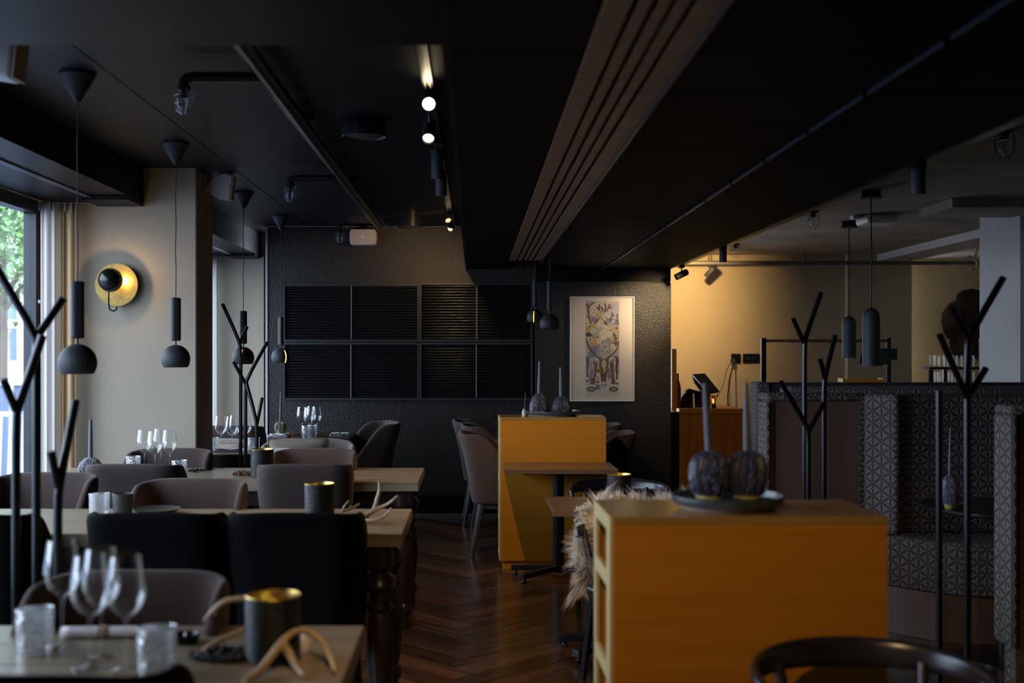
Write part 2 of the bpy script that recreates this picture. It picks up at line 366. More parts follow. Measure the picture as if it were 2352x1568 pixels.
# dropped ceiling over the aisle
sof = struct('soffit', MB().box(XS0, XS1, -1.2, YB-0.001, ZS+0.05, ZC-0.001).box(XS0, XS0+0.02, -1.2, YB-0.001, ZS, ZS+0.06).box(XS1-0.02, XS1, -1.2, YB-0.001, ZS, ZS+0.06), BLK)
yy = [-1.2, 0.3, 1.4, 2.3, 2.9, 3.35, 3.8, 4.25, 4.95, 5.45, 5.9, 6.4, 6.85, 7.33, 7.67, 8.1, 8.55, 8.95, 9.3, 9.62, 9.9, 10.12, 10.32]
for a, b in zip(yy[:-1], yy[1:]):
    for x0, x1 in ((XS0+0.021, 0.268), (0.54, 1.10), (1.13, XS1-0.021)):
        MB().box(x0, x1, a+0.004, b-0.004, ZS, ZS+0.04).build('soffit_board', SOFB, sof)
for x0, x1 in ((0.274,0.331),(0.346,0.372),(0.389,0.412),(0.427,0.452),(0.469,0.525)):
    for a, b in ((-1.0,3.16),(3.17,5.0),(5.01,7.0),(7.01,9.3)):
        MB().box(x0, x1, a, b, ZS-0.004, ZS+0.03).build('wood_strip', STRIPW, sof)
MB().box(0.527, 0.536, -1, 9.4, ZS-0.012, ZS+0.02).build('edge_trim', mat('steel trim', (0.07,0.09,0.13), 0.3, 0.6), sof)
for k in range(14):
    a = 2.2+k*0.58; MB().box(1.108, 1.116, a, a+0.54, ZS-0.01, ZS+0.02).build('edge_trim', mat('steel trim', (0.07,0.09,0.13), 0.3, 0.6), sof)
# hall on the right
struct('wall_hall', MB().box(XS1, 4.19, 13.3, 13.45, 0, ZC).box(4.19, 4.91, 13.2, 13.45, 0, ZC), HALLW)
struct('wall_recess', MB().box(4.91, 6.2, 13.88, 14.0, 0, ZC), HALLW)
struct('pillar_right', MB().box(4.15, 4.55, 8.94, 9.66, 0, ZC), PALE)
struct('beam', MB().box(4.52, 4.9, 9.68, 13.28, 2.44, ZC-0.001), PALE)
struct('beam', MB().box(3.43, 6.19, 8.44, 9.07, 2.45, ZC-0.001), CONC)
struct('wall_partition', MB().box(XS1-0.10, XS1, YB+0.161, 11.2, 0, ZC), BLK)
# ------------------------------------------------------------------ windows
FRM = mat('dark window frame', (0.02,0.025,0.035), 0.35)
def window(name, y0, y1, muls):
    mb = MB().box(XW-0.10, XW-0.02, y0, y1, 0.45, 0.53).box(XW-0.10, XW-0.02, y0, y1, 2.235, 2.31)
    mb.box(XW-0.10, XW-0.02, y0, y0+0.07, 0.53, 2.235).box(XW-0.10, XW-0.02, y1-0.07, y1, 0.53, 2.235)
    for m_ in muls: mb.box(XW-0.10, XW-0.02, m_-0.035, m_+0.035, 0.53, 2.235)
    o = struct(name, mb, FRM, bevel=0.004)
    e = [y0+0.07]+[q for m_ in muls for q in (m_-0.035, m_+0.035)]+[y1-0.07]
    for a, b in zip(e[::2], e[1::2]):
        MB().box(XW-0.063, XW-0.055, a, b, 0.53, 2.235).build('pane', PANE, o)
    MB().box(XW-0.018, XW-0.004, y1-0.06, y1-0.015, 1.70, 1.72).build('latch', WHITE, o)
    MB().box(XW+0.001, XW+0.13, y0, y1, 0.451, 0.475).build('window_sill', BLK, o)
window('window_1', 1.8, 7.05, (3.5, 5.2)); window('window_2', 7.55, 10.95, (9.3,))
# ------------------------------------------------------------------ farm tables
def turned_leg(x, y, h, sq=0.085):
    prof = [(0.0,0.0),(0.030,0.0),(0.034,0.02),(0.028,0.05),(0.040,0.075),(0.040,0.10),(0.028,0.12),(0.036,0.16),(0.046,0.30),(0.040,0.40),
            (0.030,0.45),(0.044,0.47),(0.030,0.495),(0.034,0.52),(0.052,0.55),(0.048,0.575),(0.028,0.60),(0.046,0.62),(0.046,h-0.02),(0.0,h-0.02)]
    prof = [(r, min(z, h-0.02) if z > 0.6 else z*(h-0.1)/0.60) for r, z in prof]
    mb = MB().lathe([(r*1.15, z) for r, z in prof], (x, y, 0), 18)
    mb.box(x-sq/2, x+sq/2, y-sq/2, y+sq/2, h-0.075, h); return mb
def farm_table(x0, x1, yf, yb, label, planks=4):
    t = thing('dining_table', label, 'table', ((x0+x1)/2, (yf+yb)/2, 0), 'oak farm tables along the window')
    w = (yb-yf)/planks
    for i in range(planks):
        MB().box(x0, x1, yf+i*w+(0.0006 if i else 0), yf+(i+1)*w-(0.0006 if i < planks-1 else 0), 0.70, 0.75).build('plank', OAK, t, world=True, bevel=0.003)
    MB().box(x0+0.08, x1-0.10, yf+0.05, yf+0.075, 0.62, 0.6995).build('apron', TURN, t, world=True)
    MB().box(x0+0.08, x1-0.10, yb-0.075, yb-0.05, 0.62, 0.6995).build('apron', TURN, t, world=True)
    for x in (x0+0.10, x1-0.085):
        for y in (yf+0.075, yb-0.075): turned_leg(x, y, 0.6995).build('leg', TURN, t, world=True, smooth=True)
    return t
farm_table(-2.35, -0.264, 2.10, 2.812, 'nearest oak farm table, set with antlers and wine glasses')
farm_table(-2.40, -0.262, 4.25, 4.93, 'oak farm table in the second row with black chairs before it')
farm_table(-2.35, -0.285, 5.97, 6.70, 'oak farm table in the third row, beyond four taupe chair backs')
# ------------------------------------------------------------------ fabric shell chairs
def shell_pts(w=0.24, yb=-0.24, yf=0.12, r=0.085, n=30):
    pts = []; seg = []
    L1 = (yf-(yb+r)); La = PI/2*r; L2 = 2*(w-r); tot = 2*L1+2*La+L2
    for i in range(n+1):
        s = tot*i/n
        if s < L1: p = (-w, yf-s)
        elif s < L1+La: a = (s-L1)/r; p = (-(w-r)-r*math.cos(a), yb+r-r*math.sin(a))
        elif s < L1+La+L2: p = (-(w-r)+(s-L1-La), yb)
        elif s < L1+2*La+L2: a = (s-L1-La-L2)/r; p = ((w-r)+r*math.sin(a), yb+r-r*math.cos(a))
        else: p = (w, yb+r+(s-L1-2*La-L2))
        pts.append(p)
    return pts
def make_chair(fab, legm, label, group, ztop=0.86):
    t = thing('dining_chair', label, 'chair', (0,0,0), group)
    pts = shell_pts(); n = len(pts)-1
    def fn(u, v):
        i = min(int(u*n+1e-6), n); x, y = pts[i]
        b = max(0.0, min(1.0, (-(y)+0.06)/0.16))         # 1 at the back, 0 at the arms
        e = b*b*(3-2*b); zt = 0.57+(ztop-0.57)*(e**0.75)
        if y > 0.06: zt -= (y-0.06)*0.45
        z = 0.36+(zt-0.36)*v
        k = (z-0.36)/0.5
        taper = 0.80+0.13*min(1, k*1.4)
        return Vector((x*taper, y-0.075*k*(0.4+0.6*b)-0.03*(v**3)*b, z-0.012*(abs(x)/0.24)**4*v*b))
    MB().grid(fn, n, 9).build('shell', fab, t, smooth=True, solid=0.035, sub=1, bevel=0)
    MB().box(-0.195, 0.195, -0.20, 0.145, 0.365, 0.45).build('seat_cushion', fab, t, smooth=True, bevel=0.03, seg=3)
    MB().box(-0.18, 0.18, -0.17, 0.12, 0.33, 0.362).build('seat_frame', legm, t, bevel=0.004)
    for sx in (-1, 1):
        for sy, y0, y1 in ((-1, -0.19, -0.26), (1, 0.10, 0.12)):
            MB().tube([(sx*0.165, y0, 0.36), (sx*0.19, y1, 0.0)], [0.026, 0.014], 10).build('leg', legm, t, smooth=True)
    return t
gF, gB = 'taupe fabric dining chairs', 'black fabric dining chairs'
c0 = make_chair(FAB, LEGM, 'taupe chair beyond the nearest table, behind the wine glasses', gF); c0.location = (-0.833, 3.21, 0); c0.rotation_euler = (0,0,0)
CHAIRS = [  # X, Y of the back, rz (0 = back to the camera), label
 (-1.21, 5.12, PI, 'taupe chair behind the small dark cup and grey plate, far side of second table'),
 (-1.93, 5.38, PI-0.05, 'leftmost taupe chair beyond second table, behind the nearer black coat stand'),
 (-1.71, 5.83, 0, 'taupe chair back in front of the rough tumblers on the third table'),
 (-0.85, 5.83, 0.03, 'taupe chair back straight behind the textured cup on second table'),
 (-0.905, 6.76, PI, 'taupe chair on the far side of third table, right of its textured cup'),
 (-1.725, 6.76, PI, 'taupe chair on the far side of third table, behind the wine glasses'),
]
def at_back(o, X, Y, rz):
    # place so that the top of the back stands at (X, Y)
    b = 0.33; o.location = (X-b*math.sin(rz), Y+b*math.cos(rz), 0); o.rotation_euler = (0,0,rz)
at_back(c0, -0.833, 2.94, PI)
for X, Y, rz, lab in CHAIRS:
    c = copy_tree(c0, (0,0,0), 0, lab); at_back(c, X, Y-0.02 if abs(rz) < 1 else Y, rz)
def at_side(X, Y, rz, lab):      # chair seen in profile, back of shell at X
    c = copy_tree(c0, (0,0,0), 0, lab); b = 0.33; c.location = (X-b*math.sin(rz), Y+b*math.cos(rz), 0); c.rotation_euler = (0,0,rz)
at_side(-0.09, 8.28, -PI/2, 'taupe chair in profile, nearest one left of far orange cabinet')
at_side(-0.085, 9.15, -PI/2+0.05, 'taupe chair half hidden behind the profile chair, left of far orange cabinet')
at_side(-0.16, 9.72, -PI/2+0.03, 'farthest taupe chair by the slatted screens, left of far orange cabinet')
at_side(1.10, 8.27, PI/2, 'grey shell chair nearest on right side of far orange cabinet')
at_side(1.12, 9.25, PI/2, 'grey shell chair behind another, right of far orange cabinet')
at_side(-0.66, 9.50, PI/2+0.35, 'taupe chair turned side-on at the table along the dark wall')
at_back(copy_tree(c0, (0,0,0), 0, 'taupe chair left of the back table, beyond the coat stand'), -1.86, 8.93, 0)
b0 = make_chair(FABB, METAL, 'black chair right of two before second table, blocking its edge', gB); at_back(b0, -0.627, 4.03, 0)
for X, Y, rz, lab in ((-1.115, 4.03, 0, 'black chair left of two before second table, under cup and plate'),
                      (-1.765, 4.00, 0, 'black chair at the left picture edge, behind coat stand poles'),
                      (-0.76, 2.00, 0, 'black chair nearest of all, its top edge below the front wine glasses')):
    at_back(copy_tree(b0, (0,0,0), 0, lab), X, Y, rz)
# ------------------------------------------------------------------ pedestal tables
def ped_table(x0, x1, y0, y1, h, label, topm=WAL, arms=None):
    cx, cy = (x0+x1)/2, (y0+y1)/2
    t = thing('pedestal_table', label, 'table', (cx, cy, 0), 'veneered cafe tables on black pedestals')
    MB().box(x0, x1, y0, y1, h-0.028, h).build('table_top', topm, t, world=True, bevel=0.002)
    MB().bar((-0.22,0,h-0.042),(0.22,0,h-0.042),0.05,0.024).bar((0,-0.17,h-0.042),(0,0.17,h-0.042),0.05,0.022).build('bracket', METAL, t)
    MB().cyl((0,0,0.035),(0,0,h-0.05),0.036,24).build('column', METAL, t, smooth=True)
    for dx, dy in arms or ((-0.285,0.12),(-0.24,-0.20),(0.285,-0.12),(0.24,0.20)):
        MB().bar((0,0,0.065),(dx,dy,0.045),0.045,0.032).build('foot_arm', METAL, t, bevel=0.003)
        MB().lathe([(0,0.0),(0.014,0.0),(0.018,0.008),(0.010,0.016),(0.005,0.03)], (dx*0.93, dy*0.93, 0), 12).build('leveller', METAL, t, smooth=True)
    return t
ped_table(0.18, 0.87, 7.10, 7.60, 0.70, 'small brown pedestal table against the far orange cabinet')
ped_table(0.352, 1.04, 5.25, 5.76, 0.70, 'grey-brown pedestal table between the two orange cabinets')
ped_table(0.385, 1.05, 3.48, 4.04, 0.70, 'pedestal table hidden just behind the near orange cabinet')
ped_table(0.157, 0.90, 8.90, 9.60, 0.75, 'far pedestal table behind the far orange cabinet')
# ------------------------------------------------------------------ orange oak cabinets
def cabinet(x0, x1, y0, y1, h, label, rz=0.0):
    t = thing('side_cabinet', label, 'cabinet', ((x0+x1)/2, (y0+y1)/2, 0), 'orange oak cabinets in the aisle', rz=rz)
    w, d = (x1-x0)/2, (y1-y0)/2; T = 0.02
    MB().box(-w, w, -d, d, h-T, h).build('cabinet_top', TOPW, t, bevel=0.0015)
    MB().box(-w, w, -d, -d+T, 0.055, h-T-0.0005).build('front_panel', ORW, t, bevel=0.001)
    MB().box(w-T, w, -d+T, d, 0.055, h-T-0.0005).build('side_panel', ORWV, t)
    MB().box(-w+0.19, -w+0.21, -d+T+0.001, d-0.001, 0.08, h-T-0.001).build('divider', PLY, t)
    MB().box(-w, w-T, d-T, d, 0.055, h-T-0.0005).build('rear_panel', ORW, t)
    for z in (0.055, 0.31, 0.56, 0.80): MB().box(-w+0.002, w-T-0.001, -d+T+0.001, d-T-0.001, z, z+0.018).build('shelf', PLY, t)
    for y0_, y1_ in ((-d,-d+0.075),(d-0.05,d)): MB().box(-w-0.010,-w-0.0003,y0_+0.0003,y1_-0.0003,0.055,h).build('side_stile', PLY, t)  # frame paler than the oak; window light partly in the ply tone
    for z0_ in (0.055, 0.31, 0.56, 0.80, h-0.04): MB().box(-w-0.010,-w-0.0003,-d+0.0755,d-0.0505,z0_,z0_+0.04).build('side_rail', PLY, t)
    MB().box(-w+0.015, w-0.02, -d+0.015, d-0.02, 0, 0.0545).build('plinth', ORW, t)
    return t
cabinet(0.35, 1.045, 2.975, 3.33, 0.987, 'large orange oak cabinet close in front at right, open shelves on its left side', rz=0.012)
cabinet(0.17, 0.854, 7.63, 7.985, 0.987, 'orange oak cabinet farther off in mid-aisle, before the dark back wall')
# ------------------------------------------------------------------ bentwood chairs
BENT = mat('dark bent wood', (0.020,0.017,0.019), 0.25)
def bent_chair(loc, rz, label, ztop=0.71, wrap=(-0.08,1.16)):
    t = thing('bentwood_chair', label, 'chair', loc, 'black bentwood armchairs', rz=rz)
    def fn(u, v):
        a = PI*(wrap[0]+wrap[1]*u)
        hh = 0.075-0.03*abs(u-0.5)*2
        return Vector((0.262*math.cos(a), -0.02-0.24*math.sin(a)-0.02*v, ztop-hh+hh*v-0.035*(abs(u-0.5)*2)**2.2))
    MB().grid(fn, 36, 3).build('back_rail', BENT, t, smooth=True, solid=0.022, sub=1)
    MB().prism([(0.21*math.cos(a*PI/12)*(1.05 if math.sin(a*PI/12) > 0 else 1), 0.21*math.sin(a*PI/12)) for a in range(24)], 0.415, 0.455).build('seat', BENT, t, bevel=0.012)
    for a in (0.10, 0.90, 0.30, 0.70):
        p = fn(a, 0); MB().tube([(p.x*0.80, p.y*0.6, 0.44), (p.x*0.99, p.y, p.z+0.02)], [0.016, 0.014], 10).build('arm_post', BENT, t, smooth=True)
    for sx in (-1, 1):
        MB().tube([(sx*0.16,0.15,0.43),(sx*0.20,0.20,0)], [0.02,0.014], 4).build('leg', BENT, t)
        MB().tube([(sx*0.16,-0.15,0.43),(sx*0.205,-0.22,0)], [0.02,0.014], 4).build('leg', BENT, t)
    return t
bent_chair((0.895, 2.60, 0), PI, 'nearest black bentwood chair at the bottom right, its rail shining')
bent_chair((0.775, 6.27, 0), PI, 'black bentwood chair beyond sheepskin, facing the camera')
sk = bent_chair((0.67, 4.84, 0), PI, 'dark bentwood chair hidden under white sheepskin', ztop=0.70, wrap=(0.14,0.72))
# ------------------------------------------------------------------ sheepskin over the chair
HIDE = mat('cream hide', (0.42,0.36,0.25), 0.8); WOOL = mat('off-white wool', (0.74,0.71,0.64), 0.85, sheen=0.3)
sh = thing('sheepskin', 'shaggy off-white sheepskin draped over a chair back', 'sheepskin', (0.715, 5.09, 0.715))
def hide(u, v):   # u across, v from the front hanging edge over the rail to the rear
    x = -0.255+0.51*u; s = v*0.50-0.26          # arc length from the rail crest
    bow = 0.05-0.10*((u-0.5)*2)**2
    if s < -0.02: y, z = -0.03-0.03*math.sin(u*9)+s*0.10, s*0.80+0.01
    elif s > 0.02: y, z = 0.035+0.02*math.sin(u*7), -s*0.9+0.01
    else: y, z = s*1.4, 0.026
    z -= 0.02*math.sin(u*11+v*3)
    if u < 0.3: z -= (0.3-u)*0.36*(0.3 if s > 0 else 1.0)*min(1, abs(s)*6); x -= (0.3-u)*abs(s)*0.35
    return Vector((x, y+bow*0.9, z))
MB().grid(hide, 22, 22).build('hide', HIDE, sh, smooth=True, solid=0.006)
rnd = random.Random(3); wm = MB(); cells = {}
def tuft(p, nrm, ln, w, cd):
    a = rnd.random()*2*PI; side = Vector((math.cos(a), math.sin(a), 0.2)).normalized()*w
    q1 = p+nrm*ln*0.5+(cd*0.6+Vector((rnd.uniform(-1,1),rnd.uniform(-1,1),rnd.uniform(-1,1)))*0.35)*ln*0.3
    q2 = p+nrm*ln*0.8+(cd*1.2+Vector((rnd.uniform(-1,1),rnd.uniform(-1,1),rnd.uniform(-1,0.6)))*0.3)*ln*0.5
    wm.add([p-side, p+side, q1-side*0.8, q1+side*0.8, q2], [(0,1,3,2),(2,3,4)])
for i in range(20000):
    u, v = rnd.random(), rnd.random(); p = hide(u, v); s = v*0.50-0.26
    key = (int(u*17+math.sin(v*9)), int(v*13+math.sin(u*8)))
    if key not in cells: cells[key] = (Vector((rnd.uniform(-1,1), rnd.uniform(-1,1), rnd.uniform(-0.9,0.7))), rnd.uniform(0.75,1.35))
    cd, cl_ = cells[key]
    nrm = Vector((rnd.uniform(-.3,.3), -1 if s < 0 else 1, 0.35)) if abs(s) > 0.03 else Vector((rnd.uniform(-.4,.4), rnd.uniform(-.5,.4), 1))
    if u < 0.12: nrm += Vector((-0.9,0,-0.3))
    if v < 0.08: nrm += Vector((0,0,-1.4))
    if -0.24 < s < -0.13 and 0.08 < u < 0.45:
        if rnd.random() < 0.95: continue
    tuft(p, nrm.normalized(), rnd.uniform(0.045,0.075)*cl_, rnd.uniform(0.0009,0.0019), cd)
o = wm.build('wool', WOOL, sh); o['kind'] = 'stuff'
# ------------------------------------------------------------------ coat stands
def coat_stand(Y, label, trunks, branches, r=0.0125, base=None):
    X, _, _ = P(*base, Y); t = thing('coat_stand', label, 'coat stand', (X, Y, 0), 'branching black steel coat stands')
    MB().lathe([(0,0),(0.19,0),(0.19,0.008),(0.18,0.011),(0,0.011)], (0,0,0), 36).build('base_plate', METAL, t, smooth=True)
    def line(pts, name, rr):
        w = []
        for px, py, dy in pts:
            if py is None: q = P(px, HY, Y+dy); q.z = 0.01
            else: q = P(px, py, Y+dy)
            w.append(q)
        # round the bends a little
        out = [w[0]]
        for a, b_, c in zip(w, w[1:], w[2:]):
            k = 0.25; out += [b_.lerp(a, k*min(1, 0.12/max((b_-a).length,1e-3)/k*0.5)), b_.lerp(c, k*min(1, 0.12/max((c-b_).length,1e-3)/k*0.5))]
        out.append(w[-1])
        MB().tube(out, rr, 12).build(name, METAL, t, smooth=True, world=True)
    for p in trunks: line(p, 'trunk', r)
    for p in branches: line(p, 'branch', r*0.94)
    return t
coat_stand(5.70, 'black coat stand of tubes standing behind the near orange cabinet',
  [[(1848,None,0),(1848,790,0),(1852,770,0),(1886,672,0.05)], [(1893,None,0.06),(1893,885,0.06),(1896,860,0.06),(1919,770,0.10)], [(1856,None,-0.06),(1857,1000,-0.06),(1852,975,-0.06),(1793,876,-0.10)]],
  [[(1846,786,0),(1822,732,-0.05)], [(1896,872,0.06),(1884,826,0.02)], [(1858,990,-0.06),(1893,925,-0.02)]], base=(1866,900))
coat_stand(4.05, 'rightmost black coat stand, in front of the patterned booth',
  [[(2222,None,0),(2222,800,0),(2228,770,0),(2304,638,0.06)], [(2157,None,0.22),(2157,897,0.22)]],
  [[(2226,775,0),(2186,705,-0.06)], [(2222,915,0),(2158,768,-0.05)], [(2222,915,0),(2264,846,0.05)]], base=(2195,900))
coat_stand(7.33, 'distant black coat stand left of the slatted screens',
  [[(553,None,0.02),(553,800,0.02),(546,775,0.02),(511,698,0.05)], [(564,None,-0.05),(564,890,-0.05),(568,868,-0.05),(614,785,0)], [(590,None,-0.12),(590,980,-0.12),(586,955,-0.12),(566,880,-0.08)]],
  [[(549,790,0.02),(568,750,0.05)], [(566,885,-0.05),(536,830,-0.08)], [(590,975,-0.12),(602,913,-0.08)]], base=(570,900), r=0.0115)
coat_stand(3.42, 'nearest black coat stand, dark against the bright window',
  [[(84,None,0.04),(84,800,0.04),(82,770,0.04),(-40,560,0.04)], [(37,None,-0.04),(37,960,-0.04),(42,935,-0.04),(98,770,-0.04)], [(133,None,-0.10),(133,1150,-0.10),(137,1110,-0.10),(174,918,-0.06)]],
  [[(84,775,0.04),(146,685,0.08)], [(38,945,-0.04),(8,872,-0.08)], [(134,1120,-0.10),(117,1036,-0.12)]], base=(85,900), r=0.0125)
# ------------------------------------------------------------------ patterned booths
def booth_slab(mb_poly, z0, z1): return MB().prism(mb_poly, z0, z1)
t = thing('booth_bench', 'patterned booth bench with angled end and high back', 'booth', (2.6, 5.95, 0), 'leaf patterned booths')
MB().prism([(1.995,6.03),(2.115,5.885),(2.20,5.95),(3.9,5.95),(3.9,6.10),(2.03,6.10)], 0.49, 1.194).build('backrest', PAT, t, world=True, smooth=True, bevel=0.02, seg=3)
MB().prism([(2.01,5.975),(2.27,5.68),(2.42,5.62),(3.9,5.62),(3.9,5.945),(2.24,5.945),(2.125,5.895),(2.05,5.97)], 0.235, 0.488).build('seat', PAT, t, world=True, smooth=True, bevel=0.035, seg=4)
MB().prism([(2.02,5.98),(2.26,5.70),(2.42,5.66),(3.9,5.66),(3.9,6.08),(2.04,6.08)], 0.0, 0.233).build('plinth', PANELW, t, world=True, bevel=0.003)
t = thing('booth_divider', 'reddish brown booth back with patterned rim, between stand and patterned bench', 'booth', (1.75, 6.2, 0), 'leaf patterned booths')
MB().box(1.525, 1.99, 6.075, 6.095, 0.0, 1.155).build('panel', PANELW, t, world=True)
MB().prism([(1.505,6.06),(1.524,6.06),(1.524,6.25),(1.505,6.25)], 0.0, 1.15).build('side_rim', PAT, t, world=True, bevel=0.006)
MB().box(1.506, 1.99, 6.055, 6.27, 1.156, 1.196).build('top_rim', PAT, t, world=True, smooth=True, bevel=0.017, seg=4)
MB().box(1.542, 1.547, 6.069, 6.0745, 0.0, 1.155).build('groove_strip', GAP, t, world=True)
MB().box(1.525, 1.99, 6.10, 6.25, 0.0, 1.155).build('rear_cushion', PAT, t, world=True)
t = thing('booth_divider', 'second patterned booth back, its rounded rim just above the first', 'booth', (2.9, 7.18, 0), 'leaf patterned booths')
MB().box(1.875, 4.3, 7.08, 7.26, 0.0, 1.150).build('backrest', PAT, t, world=True, bevel=0.02)
MB().box(1.885, 4.3, 7.06, 7.28, 1.151, 1.200).build('top_rim', PAT, t, world=True, smooth=True, bevel=0.024, seg=4)
t = thing('booth_divider', 'third booth back with tall patterned end, nearest the hall counter', 'booth', (2.9, 8.5, 0), 'leaf patterned booths')
MB().box(2.015, 2.115, 8.40, 8.62, 0.0, 1.197).build('end_cushion', PAT, t, world=True, smooth=True, bevel=0.015)
MB().box(2.116, 4.6, 8.42, 8.60, 0.0, 1.192).build('backrest', mat('dark upholstery', (0.02,0.018,0.018), 0.9), t, world=True, bevel=0.01)
t = thing('booth_divider', 'nearest booth back cut by the right picture edge', 'booth', (2.5, 4.6, 0), 'leaf patterned booths')
MB().box(2.055, 2.085, 4.50, 4.66, 0.27, 1.165).build('side_rim', PAT, t, world=True, smooth=True, bevel=0.012)
MB().box(2.056, 3.4, 4.50, 4.66, 1.166, 1.20).build('top_rim', PAT, t, world=True, smooth=True, bevel=0.014)
MB().box(2.086, 3.4, 4.53, 4.55, 0.0, 1.165).build('panel', PANELW, t, world=True)
MB().box(2.10, 3.4, 4.551, 4.66, 0.0, 1.165).build('rear_cushion', PAT, t, world=True)
# round booth table
t = thing('round_table', 'thin round black table inside the patterned booth', 'table', (2.43, 5.40, 0))
MB().lathe([(0,0.682),(0.35,0.682),(0.36,0.69),(0.36,0.70),(0,0.70)], (0,0,0), 48).build('table_top', METAL, t, smooth=True)
MB().cyl((0,0,0.02),(0,0,0.68),0.03).build('column', METAL, t, smooth=True)
MB().lathe([(0,0),(0.20,0),(0.20,0.012),(0.03,0.03),(0,0.03)], (0,0,0), 32).build('foot', METAL, t, smooth=True)
# ------------------------------------------------------------------ back-left table group
t = thing('wall_table', 'dark table by the black wall set with gourd candle and glasses', 'table', (-1.28, 9.45, 0))
MB().box(-1.58, -0.97, 9.10, 9.80, 0.715, 0.745).build('table_top', TURN, t, world=True, bevel=0.004)
MB().box(-1.50, -1.05, 9.2, 9.7, 0.0, 0.714).build('pedestal', TURN, t, world=True)
t = thing('serving_table', 'black sided table with pale cloth left of third table', 'table', (-1.60, 7.95, 0))
MB().box(-1.98, -1.27, 7.66, 8.10, 0.0, 0.739).build('body', TURN, t, world=True, bevel=0.004)
MB().box(-1.985, -1.265, 7.655, 8.105, 0.7395, 0.75).build('cloth', mat('pale linen', (0.55,0.53,0.52), 0.8), t, world=True, smooth=True, bevel=0.003)
WOV = mat('woven tan wool', (0.42,0.36,0.30), 0.9, kind='n', scale=22, amt=0.6, bump=1.0); CUSH = mat('beige linen cushion', (0.44,0.34,0.26), 0.85, kind='fabric', amt=0.2, bump=0.2)
def woven(x0, x1, yb, top, label):
    w = (x1-x0)/2; t = thing('lounge_chair', label, 'armchair', ((x0+x1)/2, yb, 0), 'woven tan lounge seats')
    def fn(u, v):
        a = PI*u; x = -w*math.copysign(abs(math.cos(a))**0.5, math.cos(a)); y = -0.12+0.10*math.sin(a)**0.6 if 0 < u < 1 else -0.12
        return Vector((x, y, 0.12+(top-0.12-0.05*abs(u-0.5)*2*abs(u-0.5)*2)*v))
    MB().grid(fn, 30, 8).build('backrest', WOV, t, smooth=True, solid=0.05, sub=1)
    MB().box(-w*0.92, w*0.92, -0.42, -0.10, 0.12, 0.42).build('seat', WOV, t, smooth=True, bevel=0.04)
    for sx in (-1,1):
        for y in (-0.36,-0.05): MB().cyl((sx*w*0.8,y,0),(sx*w*0.8,y,0.125),0.016,10,0.02).build('leg', LEGM, t, smooth=True)
woven(-1.53, -0.88, 8.62, 0.785, 'woven tan lounge seat with beige cushion, before wall table')
woven(-2.25, -1.60, 8.62, 0.785, 'woven tan lounge seat seen through glasses left of coat stand')
def cushion(c, w, h, d, rz, label):
    o = MB().grid(lambda u, v: Vector(((u-0.5)*w*(1-0.10*math.sin(PI*v)), 0, (v-0.5)*h*(1-0.12*math.sin(PI*u)))), 12, 8)
    t = thing('cushion', label, 'cushion', c, 'beige linen cushions', rz)
    def side(sg):
        return MB().grid(lambda u, v: Vector(((u-0.5)*w*(1-0.08*math.sin(PI*v)), sg*d/2*(math.sin(PI*u)*math.sin(PI*v))**0.45, (v-0.5)*h*(1-0.10*math.sin(PI*u)))), 16, 10)
    m1 = side(-1); m2 = side(1); m1.add(m2.v, [f[::-1] for f in m2.f]); m1.build('cover', CUSH, t, smooth=True)
    MB().tube([(w/2*(1 if i in (0,3,4) else -1)*0.99, 0, h/2*(1 if i in (0,1,4) else -1)*0.99) for i in range(5)], 0.004, 6).build('piping', CUSH, t)
cushion((-1.27, 8.475, 0.655), 0.44, 0.27, 0.10, 0.05, 'long beige cushion propped on the woven seat by the wall table')
cushion((-1.80, 8.475, 0.64), 0.26, 0.24, 0.10, -0.05, 'small beige cushion seen through the wine glasses')
# ------------------------------------------------------------------ glassware
def wine_glass(label, group):
    t = thing('wine_glass', label, 'glass', (0,0,0), group)
    MB().lathe([(0.004,0.108),(0.018,0.114),(0.032,0.130),(0.040,0.150),(0.041,0.165),(0.037,0.195),(0.031,0.235),(0.0295,0.235),(0.0355,0.195),(0.0395,0.165),(0.0385,0.150),(0.031,0.132),(0.016,0.117),(0.0,0.113)], n=32).build('bowl', GLASS, t, smooth=True)
    MB().lathe([(0.0032,0.008),(0.0028,0.05),(0.0032,0.09),(0.006,0.108)], n=14).build('stem', GLASS, t, smooth=True)
    MB().lathe([(0.0,0.0),(0.036,0.0),(0.036,0.0015),(0.010,0.005),(0.0032,0.008)], n=28).build('foot', GLASS, t, smooth=True)
    return t
def tumbler(label, group, r=0.040, h=0.095, m=None, name='tumbler'):
    t = thing(name, label, 'glass', (0,0,0), group)
    MB().lathe([(0.0,0.0),(r*0.86,0.0),(r*0.92,0.01),(r,h),(r*0.93,h),(r*0.84,0.018),(0.0,0.016)], n=30, jit=lambda a, z, i: 1+0.02*math.cos(15*a+z*200) if i < 4 else 1).build('cup', m or CUT, t, smooth=True)
    MB().lathe([(r*0.93,h),(r*0.965,h+0.002),(r,h)], n=30).build('rim', GLASS, t, smooth=True)
    return t
ZT = 0.7505
def on(px, py, z=ZT):   # point on a horizontal plane seen at pixel
    Y = (E-z)*F/(py-HY); v = P(px, py, Y); return (v.x, v.y, z)
g0 = wine_glass('wine glass on nearest table, left behind the other three', 'wine glasses'); g0.location = on(143, 1482)
W_ = [((207,1535),'wine glass on nearest table, frontmost, stem left of middle'), ((232,1512),'wine glass on nearest table, behind the frontmost one'),
      ((289,1538),'wine glass on nearest table, rightmost, above the napkin roll')]
for (a, b), l in W_: copy_tree(g0, on(a, b), 0, l)
